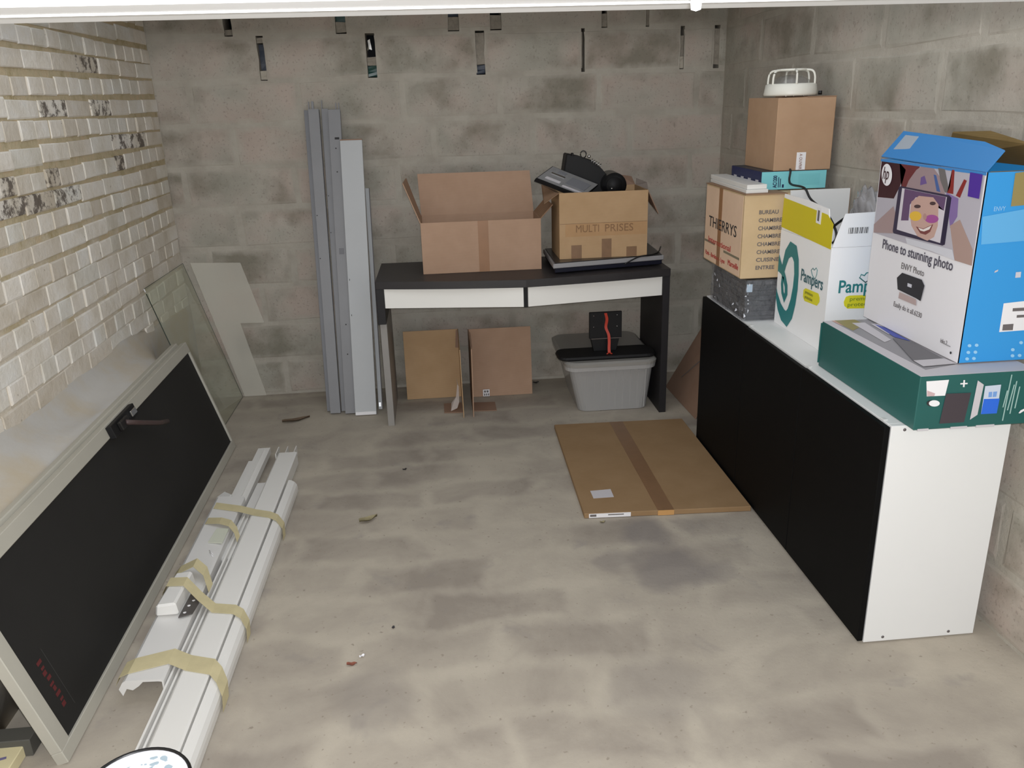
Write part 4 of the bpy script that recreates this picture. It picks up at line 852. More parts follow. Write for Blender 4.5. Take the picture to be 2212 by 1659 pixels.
# ------------------------------------------------------------------ glass in the left rear corner and its reflected light patch
gp = thing('glass_pane', 'greenish clear glass pane leaning on the whitewashed wall in the corner', 'glass', (-1.22, 4.10, 0))
a, b, c, d = V((-1.128, 3.805, 0.003)), V((-1.128, 4.425, 0.003)), V((-1.336, 4.425, 0.757)), V((-1.336, 3.805, 0.757))
sheet('pane', [a, b, c, d], 0.004, GLASS, gp)
EDGE = mat('dark_glass_edge', rgb(44, 56, 46), 0.3)
tube('pane_edge', [d, d+(a-d)*0.02], 0.0028, PAPER, gp, 6); tube('pane_edge', [d+(a-d)*0.03, a], 0.0022, EDGE, gp, 6); tube('pane_edge', [b, c], 0.0014, EDGE, gp, 6); tube('pane_edge', [c, d], 0.0012, EDGE, gp, 6); tube('pane_edge', [a, b], 0.0016, EDGE, gp, 6)
ps = thing('caustic_patch', 'added pale patch with stepped edge standing in for flash light reflected onto the rear wall', 'light patch', (-1.08, D-0.008, 0))
prism('sheet', [(-1.300, D-0.010, 0.757), (-1.044, D-0.010, 0.747), (-0.960, D-0.010, 0.416), (-1.087, D-0.010, 0.420), (-0.999, D-0.010, 0.002), (-1.118, D-0.010, 0.002)], (0, 0.003, 0), CAUSTIC, ps)  # no real sheet: reflected flash patch put into a hazy shape

# ------------------------------------------------------------------ black board in a grey frame leaning along the left wall
bd = thing('framed_board', 'long black board in a grey frame leaning along the left wall', 'board', (-1.0, 2.7, 0))
u = V((-0.0125, 0.9999, 0)).normalized()               # along the wall
w = V((-0.278, 0.0, 0.9606)).normalized()              # up the lean
nb = u.cross(w).normalized()
if nb.x < 0: nb = -nb
O = V((-0.984, 1.722, 0.004)); Lb, Hb, TH = 1.985, 0.545, 0.030
def bp(a, b, c=0.0): return O+u*a+w*b+nb*c
def slab(name, a0, a1, b0, b1, c0, c1, m, parent, bevel=0.0):
    return hexa(name, [bp(a0, b0, c0), bp(a1, b0, c0), bp(a1, b1, c0), bp(a0, b1, c0), bp(a0, b0, c1), bp(a1, b0, c1), bp(a1, b1, c1), bp(a0, b1, c1)], m, parent, bevel)
slab('panel', 0.03, Lb-0.012, 0.03, Hb-0.04, -0.022, -0.008, BOARD, bd)
slab('top_rail', 0, Lb, Hb-0.045, Hb, -TH, 0, FRAME, bd, 0.002)
slab('bottom_rail', 0, Lb, 0, 0.036, -TH, 0, FRAME, bd, 0.002)
slab('end_rail', 0, 0.040, 0.036, Hb-0.045, -TH, 0, FRAME, bd, 0.002)
slab('end_rail', Lb-0.016, Lb, 0.036, Hb-0.045, -TH, 0, FRAME, bd, 0.002)
slab('inner_bead', 0.040, 0.052, 0.036, Hb-0.045, -0.008, -0.003, FRAME, bd)
slab('back_strip', 0.0, Lb-0.02, Hb-0.012, Hb+0.012, -0.062, -TH-0.002, FRAME, bd, 0.003)
lt = slab('latch_plate', 0.955, 1.185, Hb-0.052, Hb-0.006, 0.0, 0.020, BLACKM, bd, 0.002)
slab('latch_bolt', 1.12, 1.17, Hb-0.040, Hb-0.018, 0.020, 0.028, STEEL, lt, 0.002)
slab('latch_pivot', 1.00, 1.075, Hb-0.046, Hb-0.014, 0.020, 0.034, DSTEEL, lt, 0.003)
tube('latch_handle', [bp(1.04, Hb-0.030, 0.034), bp(1.12, Hb-0.070, 0.045), bp(1.25, Hb-0.125, 0.045), bp(1.33, Hb-0.150, 0.040)], 0.009, mat('rusty_handle', rgb(70, 54, 52), .5), lt, 8)
for k, (a0, b0) in enumerate(((0.085, 0.215), (0.092, 0.19), (0.098, 0.165))):
    pass
for k in range(9):      # illegible red print running down the board
    slab('red_mark', 0.100+0.004*(k % 2), 0.122-0.003*(k % 3), 0.226-k*0.0165, 0.226-k*0.0165+(0.010, 0.007, 0.012)[k % 3], -0.0079, -0.0074, REDDIM, bd)
slab('marking_outline', 0.142, 0.1435, 0.07, 0.25, -0.0079, -0.0076, mat('dim_line', rgb(58, 57, 56), .6), bd)

# ------------------------------------------------------------------ taped bundle of white profiles on the floor
pb = thing('profile_bundle', 'bundle of white plastic profiles bound with beige masking tape on the floor', 'profiles', (-0.80, 2.6, 0))
def xprof(name, outline, y0, y1, m, dx=0.0):
    """extrusion along the bundle, slightly skewed"""
    return prism(name, [(x, y0, z) for x, z in outline], (dx, y1-y0, 0), m, pb, 0.0)
# right profile: broad box with raised lips
xprof('box_profile', [(-0.776, 0.004), (-0.694, 0.004), (-0.694, 0.058), (-0.700, 0.062), (-0.770, 0.062), (-0.776, 0.058)], 1.545, 3.46, PVC, 0.012)
for x0, x1 in ((-0.776, -0.772), (-0.735, -0.732), (-0.698, -0.694)):
    xprof('end_fin', [(x0, 0.02), (x1, 0.02), (x1, 0.060), (x0, 0.060)], 3.45, 3.535, PVC, 0.0)
xprof('groove_lip', [(-0.806, 0.006), (-0.800, 0.006), (-0.800, 0.056), (-0.806, 0.056)], 1.545, 2.9, PVC, 0.01)
xprof('groove_lip', [(-0.793, 0.006), (-0.787, 0.006), (-0.787, 0.050), (-0.793, 0.050)], 1.545, 2.9, PVC, 0.01)
xprof('groove_base', [(-0.806, 0.003), (-0.776, 0.003), (-0.776, 0.030), (-0.806, 0.030)], 1.545, 2.9, PVC_G, 0.01)
# rounded outer rail beside it, a dark joint between
arc = [(-0.689, 0.056)]+[(-0.689+0.034*math.sin(math.radians(t_)), 0.022+0.034*math.cos(math.radians(t_))) for t_ in (20, 45, 70, 90)]+[(-0.655, 0.003), (-0.689, 0.003)]
xprof('rounded_rail', arc, 1.545, 3.18, PVC, 0.014)
xprof('joint_shadow_gap', [(-0.694, 0.004), (-0.689, 0.004), (-0.689, 0.040), (-0.694, 0.040)], 1.55, 3.10, INKG, 0.012)
# left broad cover with hooked edge
hook = [(-0.918, 0.030), (-0.926, 0.052), (-0.914, 0.072), (-0.905, 0.078), (-0.812, 0.074), (-0.806, 0.068), (-0.806, 0.030), (-0.811, 0.030), (-0.811, 0.066), (-0.820, 0.068), (-0.860, 0.070), (-0.872, 0.058), (-0.890, 0.046), (-0.905, 0.052)]
xprof('hooked_cover', hook, 1.925, 3.02, PVC_G, -0.012)
xprof('cover_body', [(-0.915, 0.004), (-0.815, 0.004), (-0.815, 0.064), (-0.915, 0.050)], 2.02, 3.02, PVC_G, -0.010)
xprof('flat_lath', [(-0.872, 0.020), (-0.818, 0.020), (-0.818, 0.048), (-0.872, 0.048)], 2.95, 3.56, PVC, 0.0)
xprof('flat_lath', [(-0.892, 0.018), (-0.874, 0.018), (-0.874, 0.040), (-0.892, 0.040)], 2.95, 3.44, PVC, 0.0)
xprof('lath_ridge', [(-0.846, 0.048), (-0.842, 0.048), (-0.842, 0.054), (-0.846, 0.054)], 2.6, 3.54, PVC, 0.0)
xprof('middle_web', [(-0.816, 0.010), (-0.776, 0.010), (-0.776, 0.042), (-0.816, 0.042)], 2.6, 3.20, PVC_G, 0.01)
hexa('end_cap', [(-0.935, 3.05, 0.045), (-0.885, 3.00, 0.055), (-0.872, 3.045, 0.055), (-0.915, 3.10, 0.045), (-0.935, 3.05, 0.062), (-0.885, 3.00, 0.072), (-0.872, 3.045, 0.072), (-0.915, 3.10, 0.062)], PVC, pb, 0.002)
# short cut-off tied on top with its metal bracket
hexa('cut_off', [(-0.915, 2.215, 0.079), (-0.845, 2.215, 0.079), (-0.842, 2.40, 0.079), (-0.905, 2.40, 0.079), (-0.908, 2.215, 0.118), (-0.850, 2.215, 0.122), (-0.848, 2.40, 0.122), (-0.900, 2.40, 0.118)], PVC, pb, 0.006)
br = hexa('metal_bracket', [(-0.842, 2.200, 0.079), (-0.805, 2.215, 0.079), (-0.800, 2.275, 0.079), (-0.838, 2.330, 0.079), (-0.842, 2.200, 0.083), (-0.805, 2.215, 0.083), (-0.800, 2.275, 0.083), (-0.838, 2.330, 0.083)], mat('dark_bracket', rgb(92, 88, 86), .4, metal=.3), pb)
for hx, hy in ((-0.829, 2.222), (-0.826, 2.258), (-0.819, 2.285)): lathe('bracket_hole', [(0.0, 0), (0.005, 0), (0.005, 0.0006), (0, 0.0006)], (hx, hy, 0.0832), PAPER, br, 10)
hexa('paper_tag', [(-0.868, 2.655, 0.077), (-0.815, 2.640, 0.079), (-0.815, 2.745, 0.079), (-0.862, 2.755, 0.077), (-0.868, 2.655, 0.0795), (-0.815, 2.640, 0.0815), (-0.815, 2.745, 0.0815), (-0.862, 2.755, 0.0795)], mat('pale_green_tag', rgb(206, 208, 192), .6), pb)
def ribbon(name, path, wd, m):
    """tape strip following path, wd wide along Y"""
    P_ = [V(p) for p in path]; vs = []; fs = []
    for p in P_: vs += [p+V((0, -wd/2, 0)), p+V((0, wd/2, 0)), p+V((0, wd/2, -0.0012)), p+V((0, -wd/2, -0.0012))]
    n_ = len(P_)
    for i in range(n_-1):
        for k in range(4): fs.append((i*4+k, i*4+(k+1) % 4, (i+1)*4+(k+1) % 4, (i+1)*4+k))
    fs.append((0, 1, 2, 3)); fs.append(tuple((n_-1)*4+k for k in (3, 2, 1, 0)))
    return obj(name, vs, fs, m, pb)
ribbon('tape', [(-0.934, 2.945, 0.03), (-0.926, 2.942, 0.060), (-0.912, 2.940, 0.081), (-0.81, 2.905, 0.077), (-0.755, 2.890, 0.066), (-0.694, 2.865, 0.0645), (-0.664, 2.845, 0.060), (-0.640, 2.825, 0.036), (-0.634, 2.79, 0.003)], 0.048, TAPE)
ribbon('tape', [(-0.936, 2.825, 0.04), (-0.926, 2.822, 0.066), (-0.910, 2.815, 0.082), (-0.855, 2.79, 0.092), (-0.815, 2.765, 0.092), (-0.79, 2.735, 0.078), (-0.772, 2.69, 0.065)], 0.046, TAPE)
ribbon('tape', [(-0.936, 2.46, 0.05), (-0.926, 2.455, 0.076), (-0.905, 2.445, 0.100), (-0.850, 2.445, 0.124), (-0.815, 2.42, 0.105), (-0.790, 2.37, 0.070)], 0.052, TAPE)
ribbon('tape', [(-0.938, 2.36, 0.05), (-0.922, 2.35, 0.095), (-0.906, 2.342, 0.121), (-0.850, 2.33, 0.126), (-0.80, 2.29, 0.094), (-0.755, 2.262, 0.066), (-0.690, 2.248, 0.0645), (-0.664, 2.230, 0.059), (-0.644, 2.205, 0.036), (-0.640, 2.18, 0.004)], 0.048, TAPE)
ribbon('tape', [(-0.944, 1.985, 0.045), (-0.932, 1.985, 0.070), (-0.906, 1.985, 0.0810), (-0.81, 2.020, 0.0775), (-0.76, 2.000, 0.0650), (-0.690, 1.975, 0.0645), (-0.665, 1.945, 0.059), (-0.646, 1.915, 0.036), (-0.642, 1.89, 0.004)], 0.066, TAPE)
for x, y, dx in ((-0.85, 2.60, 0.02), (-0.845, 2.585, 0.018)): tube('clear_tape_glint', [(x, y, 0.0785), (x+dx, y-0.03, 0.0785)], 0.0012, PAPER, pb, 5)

# ------------------------------------------------------------------ paint tub and small cream box at the near left
pt = thing('paint_tub', 'white paint tub with black rim and pale blue splashes at the near left', 'paint tub', (-0.692, 1.415, 0))
pc = (-0.692, 1.415, 0.0)
lathe('tub_wall', [(0.0, 0.001), (0.096, 0.001), (0.099, 0.02), (0.107, 0.185)], pc, mat('white_tub_plastic', rgb(232, 232, 234), .35), pt, 40)
lathe('rim', [(0.107, 0.183), (0.1115, 0.186), (0.1125, 0.196), (0.110, 0.201), (0.1055, 0.201), (0.1045, 0.195)], pc, BLACKP, pt, 48)
LIDM = mat('white_lid', rgb(244, 244, 250), .4)
lathe('lid', [(0.1055, 0.197), (0.098, 0.1985), (0.093, 0.194), (0.0, 0.194)], pc, LIDM, pt, 48)
rnd = random.Random(5); BLUEP = mat('pale_blue_paint', rgb(176, 194, 206), .5)
for k, (dx, dy, r1, r2, rot) in enumerate([(0.012, 0.083, .008, .004, .2), (0.036, 0.078, .011, .006, -.7), (0.020, 0.066, .010, .005, .3), (-0.038, 0.055, .010, .003, .9), (0.012, 0.052, .012, .003, .8), (0.052, 0.052, .010, .006, -.6), (-0.060, 0.040, .006, .003, 1.), (0.0, 0.066, .003, .002, 0), (-0.008, 0.066, .002, .002, 0), (0.06, 0.03, .01, .004, -.9), (-0.02, 0.03, .014, .004, .2), (0.03, 0.02, .012, .005, .4)]):
    vs = [(pc[0]+dx+(r1*math.cos(t_)*math.cos(rot)-r2*math.sin(t_)*math.sin(rot))*(1+rnd.uniform(-.25, .25)), pc[1]+dy+(r1*math.cos(t_)*math.sin(rot)+r2*math.sin(t_)*math.cos(rot))*(1+rnd.uniform(-.25, .25)), 0.1946) for t_ in [j*math.pi/6 for j in range(12)]]
    prism('paint_splash', vs, (0, 0, 0.0006), BLUEP, pt)
cb = thing('cream_box', 'small cream box with dark lid in the near left corner', 'box', (-1.145, 1.70, 0))
box('box_body', -1.195, -1.104, 1.60, 1.765, 0.001, 0.034, mat('cream_card', rgb(226, 214, 172), .6), cb, 0.002)
box('lid', -1.200, -1.085, 1.760, 1.810, 0.001, 0.052, mat('charcoal_card', rgb(84, 82, 76), .7), cb, 0.002)
print2d('lettering', [(-1.19, 1.705), (-1.15, 1.712), (-1.125, 1.72), (-1.128, 1.728), (-1.15, 1.722), (-1.19, 1.716)], ('z', 0.034), mat('violet_ink', rgb(120, 112, 150), .6), cb)

# ------------------------------------------------------------------ litter on the floor
def leaf(name, label, c, L_, W_, rot, m, curl=0.012, cat='leaf'):
    vs, fs = [], []; n_ = 8
    for i in range(n_+1):
        t_ = i/n_; wd = W_*math.sin(math.pi*min(1, t_*1.05+0.02))**0.8*(0.6+0.4*math.sin(3*t_+1))+0.0015
        for s in (-1, 0, 1):
            x = (t_-0.5)*L_; y = s*wd; z = 0.003+curl*(abs(s)*0.8+(t_-0.5)**2*2)+0.002*math.sin(9*t_+s)
            vs.append((c[0]+x*math.cos(rot)-y*math.sin(rot), c[1]+x*math.sin(rot)+y*math.cos(rot), z))
    for i in range(n_):
        for s in range(2): fs.append((i*3+s, i*3+s+1, (i+1)*3+s+1, (i+1)*3+s))
    fs2 = list(fs); b0 = len(vs); vs += [(x, y, max(z-0.0012, 0.0006)) for x, y, z in vs]
    fs += [tuple(b0+k for k in f[::-1]) for f in fs2]
    o_ = obj(name, vs, fs, m, None, True); tag(o_, label, cat); return o_
LEAF = mat('dry_leaf', rgb(110, 92, 74), .8, var=.3, vscale=60); LEAF2 = mat('pale_dry_leaf', rgb(150, 140, 108), .8, var=.3, vscale=60)
leaf('dry_leaf', 'curled brown dry leaf on the floor near the rear left corner', (-0.773, 4.004, 0), 0.14, 0.020, 0.35, LEAF)
leaf('dry_leaf', 'pale olive dry leaf in the middle of the floor', (-0.330, 2.880, 0), 0.075, 0.018, 0.5, LEAF2)
leaf('dark_crumb', 'small dark crumb on the floor right of the labelled cardboard corner', (0.503, 4.374, 0), 0.034, 0.012, 0.1, mat('dark_crumb', rgb(66, 62, 58), .9), 0.006, 'debris')
leaf('red_crumb', 'tiny reddish brown crumb on the near floor', (-0.317, 2.016, 0), 0.030, 0.007, 0.0, mat('red_crumb', rgb(132, 78, 62), .9), 0.003, 'debris')
leaf('white_chip', 'tiny pale chip on the floor beside the reddish crumb', (-0.29, 2.05, 0), 0.018, 0.004, 0.6, PAPER, 0.002, 'debris')
leaf('black_speck', 'tiny black speck on the floor between bundle and flat carton', (-0.203, 3.328, 0), 0.020, 0.005, 0.4, INK, 0.002, 'debris')
leaf('black_speck', 'tiny black speck on the near floor', (-0.205, 2.177, 0), 0.012, 0.004, 1.2, INK, 0.002, 'debris')
leaf('olive_crumb', 'small olive crumb at the front edge of the flat carton', (0.557, 2.735, 0), 0.022, 0.005, 0.2, LEAF2, 0.003, 'debris')

# ------------------------------------------------------------------ things on the cabinet, from the far end
ZC = CH+0.0005
pk = thing('wrapped_pack', 'black pack wrapped in shiny cling film under the lettered carton', 'package', (1.30, 3.20, ZC))
box('pack_body', 1.166, 1.400, 3.014, 3.400, ZC+0.003, ZC+0.158, mat('slate_pack', rgb(52, 53, 60), 0.5, var=.35, vscale=12), pk, 0.004)
for k in range(7): box('pack_layer', 1.1655, 1.4005, 3.0132, 3.4, ZC+0.018+k*0.02, ZC+0.0195+k*0.02, BLACKM, pk)
# crumpled film: subdivided hull
def film(name, x0, x1, y0, y1, z0, z1, amp, m, parent, seed=1, nx=8, ny=12, nz=7):
    bm = bmesh.new(); bmesh.ops.create_cube(bm, size=1.0)
    bmesh.ops.subdivide_edges(bm, edges=bm.edges[:], cuts=7, use_grid_fill=True)
    rnd_ = random.Random(seed)
    for v in bm.verts:
        p = v.co
        v.co = V((x0+(p.x+.5)*(x1-x0)+rnd_.uniform(-amp, amp*.3), y0+(p.y+.5)*(y1-y0)+rnd_.uniform(-amp, amp*.3), z0+(p.z+.5)*(z1-z0)+rnd_.uniform(0, amp*.4)))
        v.co.z = max(v.co.z, z0)
    return from_bm(name, bm, m, parent)
film('cling_film', 1.160, 1.405, 3.0065, 3.408, ZC+0.001, ZC+0.1605, 0.006, WRAP, pk)
box('paper_slip', 1.1575+.008, 1.1575+.030, 3.0110, 3.0130, ZC+0.115, ZC+0.145, mat('pale_blue_slip', rgb(188, 206, 222), .5), pk)

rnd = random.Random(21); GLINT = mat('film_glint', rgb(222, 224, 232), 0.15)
for k in range(16):     # pale chips painted as glints on the film
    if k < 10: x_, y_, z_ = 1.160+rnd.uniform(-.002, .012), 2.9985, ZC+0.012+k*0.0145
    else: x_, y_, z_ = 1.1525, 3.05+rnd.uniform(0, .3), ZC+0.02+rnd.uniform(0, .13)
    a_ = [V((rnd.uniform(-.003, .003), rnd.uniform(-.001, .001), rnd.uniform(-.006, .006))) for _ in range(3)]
    prism('film_glint_chip', [V((x_, y_, z_))+q for q in (a_[0]+V((-.002, 0, -.003)), a_[1]+V((.003, 0, 0)), a_[2]+V((0, 0, .006)))], (-0.0006, -0.0006, 0), GLINT, pk)
ZB = 0.8465
mv = thing('moving_carton', 'taped moving carton with printed room names on the wrapped pack', 'box', (1.29, 3.24, ZB))
box('carton_body', 1.140, 1.462, 3.020, 3.470, ZB, 1.1615, CARD_L, mv, 0.003)
FACE = cardboard('lightened_rosy_side', 226, 196, 170)
box('lightened_side_field', 1.1392, 1.1400, 3.035, 3.465, ZB+0.006, 1.156, FACE, mv)  # paler than the body: light missing on this side put into its colour
for k, s in enumerate(('BUREAU', 'CHAMBRE', 'CHAMBRE', 'CHAMBRE', 'CHAMBRE', 'CHAMBRE', 'CUISINE', 'ENTREE')):
    text('lettering', s, 0.0205, INKG, (1.197, 3.0200, 1.090-k*0.0298), (1, 0, 0), (0, 0, 1), mv, width=0.074 if len(s) < 7 else 0.090, bold=0.0004)
text('lettering', 'THIERRYS', 0.062, INK, (1.1390, 3.415, 0.995), (0, -1, 0), (0, 0, 1), mv, width=0.33)
text('lettering', 'International', 0.034, REDINK, (1.1390, 3.41, 0.930), (0, -1, 0), (0, 0, 1), mv, width=0.27)
text('lettering', 'Paris - Bordeaux - Lyon', 0.026, REDINK, (1.1390, 3.44, 0.872), (0, -1, 0), (0, 0, 1), mv, width=0.24)
text('lettering', 'Marseille', 0.032, REDINK, (1.1390, 3.16, 0.876), (0, -1, 0), (0, 0, 1), mv, width=0.115)
box('printed_bar', 1.1385, 1.1391, 3.04, 3.22, 0.915, 0.924, mat('olive_ink', rgb(128, 120, 100), .7), mv)
box('printed_bar', 1.1385, 1.1391, 3.33, 3.46, 0.925, 0.934, mat('olive_ink', rgb(128, 120, 100), .7), mv)
box('tape', 1.1378, 1.1386, 3.262, 3.300, ZB+0.004, 1.161, TAPEB, mv)
box('top_flap', 1.140, 1.300, 3.014, 3.480, 1.1618, 1.1650, CARD_I, mv)
ZT = 1.1652
o = hexa('white_shelf_board', [(1.150, 3.040, ZT), (1.236, 3.045, ZT), (1.238, 3.50, ZT), (1.165, 3.50, ZT), (1.150, 3.040, ZT+.013), (1.236, 3.045, ZT+.013), (1.238, 3.50, ZT+.013), (1.165, 3.50, ZT+.013)], PVC, None, 0.001); tag(o, 'lower of two narrow white boards lying on the moving carton', 'board')
o = hexa('white_shelf_board', [(1.156, 3.050, ZT+.0135), (1.234, 3.055, ZT+.0135), (1.236, 3.51, ZT+.0135), (1.168, 3.51, ZT+.0135), (1.156, 3.050, ZT+.030), (1.234, 3.055, ZT+.030), (1.236, 3.51, ZT+.030), (1.168, 3.51, ZT+.030)], PVC, None, 0.001); tag(o, 'upper of two narrow white boards lying on the moving carton', 'board')
rb = thing('router_box', 'flat turquoise and navy box under the tall carton', 'box', (1.365, 3.29, ZT))
TEAL = mat('turquoise_print', rgb(128, 204, 212), .45, var=.04, vscale=5); NAVY = mat('navy_print', rgb(26, 34, 78), .45)
box('box_body', 1.2405, 1.494, 3.128, 3.462, ZT, 1.2325, NAVY, rb, 0.001)
box('turquoise_side', 1.2400, 1.4945, 3.1272, 3.1282, ZT+0.0005, 1.232, TEAL, rb)
box('dark_top', 1.242, 1.493, 3.129, 3.46, 1.2326, 1.2331, mat('charcoal_print', rgb(52, 56, 66), .5), rb)
text('lettering', 'AC1200', 0.021, NAVY, (1.300, 3.1272, 1.172), (0, 0, 1), (-1, 0, 0), rb, width=0.046, bold=0.0006)
for k in range(2): box('fine_print', 1.306+k*0.007, 1.309+k*0.007, 3.1266, 3.1273, 1.173, 1.212-k*0.006, NAVY, rb)
box('printed_badge', 1.322, 1.329, 3.1265, 3.1273, 1.172, 1.184, NAVY, rb)
for k in range(9): box('fine_print', 1.385, 1.47, 3.1268, 3.1273, 1.180+k*0.0048, 1.1808+k*0.0048, mat('teal_ink', rgb(96, 170, 178), .6), rb)
for k in range(4): box('silver_print', 1.2398, 1.2406, 3.16+k*0.08, 3.19+k*0.08, 1.185, 1.20, PAPER_G, rb)
ZR = 1.2335
tc = thing('tall_carton', 'closed brown carton with white label on top of the turquoise box', 'box', (1.40, 3.29, ZR))
box('carton_body', 1.287, 1.511, 3.135, 3.440, ZR, 1.4975, CARD, tc, 0.002)
box('top_flap', 1.3985, 1.5115, 3.1345, 3.4405, 1.4976, 1.5005, CARD_I, tc)
box('paper_label', 1.374, 1.410, 3.1338, 3.1349, ZR+0.002, 1.300, PAPER, tc)
text('lettering', 'A OUVRIR', 0.016, mat('brown_ink', rgb(140, 96, 80), .7), (1.385, 3.1337, 1.295), (0, 0, -1), (1, 0, 0), tc, width=0.058)
lp = thing('cage_lamp', 'white round caged bulkhead lamp lying on the tall carton', 'lamp', (1.385, 3.265, 1.501))
LM = mat('ivory_lamp_plastic', rgb(226, 224, 214), .4)
lathe('lamp_base', [(0.0, 0.004), (0.098, 0.004), (0.100, 0.010), (0.094, 0.044), (0.084, 0.048), (0.0, 0.048)], (1.385, 3.265, 1.5005), LM, lp, 40)
for k in range(6):
    a_ = math.radians(20+60*k); e = V((math.cos(a_), math.sin(a_), 0)); c0 = V((1.385, 3.265, 1.544))
    tube('cage_bar', curve_pts([c0+e*0.090, c0+e*0.088+V((0, 0, .03)), c0+e*0.078+V((0, 0, .048)), c0+e*0.052+V((0, 0, .053))], 5), 0.0042, LM, lp, 7)
tube('cage_ring', [(1.385+0.054*math.cos(a_), 3.265+0.054*math.sin(a_), 1.597) for a_ in [k*math.pi/16 for k in range(32)]], 0.0042, LM, lp, 7, closed=True)
lathe('cable_gland', [(0.0, 0.0), (0.007, 0.0), (0.007, 0.014), (0.0, 0.014)], (1.385+0.092, 3.205, 1.505), BLACKP, lp, 12)
lathe('dome', [(0.072, 0.046), (0.068, 0.062), (0.045, 0.078), (0.0, 0.084)], (1.385, 3.265, 1.497), clearmat('ribbed_clear_dome', (.9, .9, .9, 1), (.5, .5, .5, 1), .15, .1), lp, 32)
for dx in (-0.05, -0.02, 0.02, 0.04): lathe('foot', [(0, 0), (0.003, 0), (0.003, .004), (0, .004)], (1.385+dx, 3.185, 1.5008), STEEL, lp, 8)
wp = thing('white_board', 'white board standing upright behind the open diaper box', 'board', (1.41, 3.0, ZC))
box('board_face', 1.300, 1.526, 2.9865, 2.9965, ZC+0.002, 1.176, WHITE, wp, 0.001)
box('edge_band', 1.526, 1.5275, 2.9865, 2.9965, ZC+0.002, 1.176, CARD_I, wp)

# open diaper box
DXB = mat('white_diaper_print', rgb(240, 240, 241), .45, var=.02, vscale=4); TEALD = mat('teal_ribbon_print', rgb(40, 122, 124), .5); YEL = mat('yellow_print', rgb(206, 190, 30), .5); YELB = mat('lime_yellow_print', rgb(222, 214, 44), .5)
db, fr = open_carton('diaper_box', 'open white diaper box with teal heart and yellow flap on the cabinet', 1.272, 1.478, 2.575, 2.984, ZC, 1.036, DXB, DXB)
G = dict((k, dict(v)) for k, v in GFX.items())
for k in G['dl']: G['dl'][k] = [(min(y_, 2.983), z_) for y_, z_ in G['dl'][k]]
fl1 = prism('flap', [(1.2725, 2.580, 1.037), (1.2725, 2.982, 1.037), (1.2745, 2.982, 1.166), (1.2745, 2.80, 1.166), (1.2745, 2.625, 1.155)], (0.003, 0, 0), DXB, db)
prism('yellow_field', [(1.2715, 2.578, 1.030), (1.2715, 2.983, 1.046), (1.2737, 2.983, 1.152), (1.2737, 2.625, 1.136), (1.2730, 2.580, 1.112)], (-0.0006, 0, 0), YEL, fl1)
prism('barcode_sticker', [(1.2725, 2.705, 1.100), (1.2725, 2.670, 1.098), (1.2730, 2.670, 1.150), (1.2730, 2.705, 1.151)], (-0.0008, 0, 0), PAPER, fl1)
prism('barcode', [(1.2715, 2.695, 1.108), (1.2715, 2.682, 1.107), (1.2718, 2.682, 1.142), (1.2718, 2.695, 1.143)], (-0.0006, 0, 0), INKG, fl1)
f2 = sheet('flap', [(1.274, 2.5755, 1.037), (1.476, 2.5755, 1.037), (1.456, 2.573, 1.148), (1.306, 2.573, 1.145)], 0.003, DXB, db)
for k in range(13):
    x_ = 1.322+k*0.0054; wd_ = (0.0012, 0.0022, 0.0030)[k*7 % 3]
    prism('barcode_bar', [(x_, 2.5725, 1.080), (x_+wd_, 2.5725, 1.080), (x_+wd_, 2.5715, 1.100), (x_, 2.5715, 1.100)], (0, -0.0005, 0), INK, f2)
def strip(name, pts, X_, layer, m, parent):
    """printed ribbon on a side facing -X: (y, z, half width) along its middle line"""
    vs_, n_ = [], len(pts); x_ = X_-0.0006-0.0004*layer
    for i in range(n_):
        a_, b_ = pts[max(i-1, 0)], pts[min(i+1, n_-1)]
        d_ = V((b_[0]-a_[0], b_[1]-a_[1])).normalized(); k_ = V((-d_.y, d_.x))
        for s_ in (-1, 1): vs_.append((x_, min(pts[i][0]+s_*k_.x*pts[i][2], 2.983), pts[i][1]+s_*k_.y*pts[i][2]))
    return obj(name, vs_, [(2*i, 2*i+1, 2*i+3, 2*i+2) for i in range(n_-1)], m, parent)
strip('teal_heart', HEART_A, 1.272, 1, TEALD, db); strip('teal_heart', HEART_B, 1.272, 2, TEALD, db)
print2d('yellow_badge', G['dl']['pill'], ('x', 1.272), YELB, db)
wb = G['dl']['wordbase']
text('lettering', 'Pampers', 0.060, mat('teal_dark_ink', rgb(52, 96, 104), .5), (1.2714, wb[0][0]+0.004, wb[0][1]+0.006), (0, -1, 0), (0, 0, 1), db, width=abs(wb[0][0]-wb[1][0])*1.02, bold=0.0006)
def outline(name, pts, plane_c, kind, r, m, parent, closed=True):
    P_ = [((plane_c-0.001, a_, b_) if kind == 'x' else (a_, plane_c-0.001, b_)) for a_, b_ in pts]
    return tube(name, P_, r, m, parent, 5, closed=closed)
outline('small_heart', G['dl']['litheart'], 1.272, 'x', 0.0011, TEALD, db)
pl = G['dl']['pill']; yc_ = sum(p[0] for p in pl)/len(pl); zc_ = sum(p[1] for p in pl)/len(pl)
for k, s in enumerate(('premium', 'protection')): text('lettering', s, 0.0165, mat('olive_text', rgb(120, 120, 40), .6), (1.2702, max(p[0] for p in pl)-0.018, zc_+0.003-k*0.017), (0, -1, 0), (0, 0, 1), db, width=0.060)
wb = G['dr']['wordbase']
text('lettering', 'Pampers', 0.060, TEALD, (wb[0][0], 2.5744, wb[0][1]+0.004), (1, 0, 0), (0, 0, 1), db, width=0.175, bold=0.0010)
print2d('yellow_badge', [(min(x, 1.470), z_) for x, z_ in G['dr']['pill']], ('y', 2.575), YELB, db)
outline('small_heart', G['dr']['heart'], 2.575, 'y', 0.0022, TEALD, db)
pl = G['dr']['pill']; x0_ = min(p[0] for p in pl); zc_ = sum(p[1] for p in pl)/len(pl)
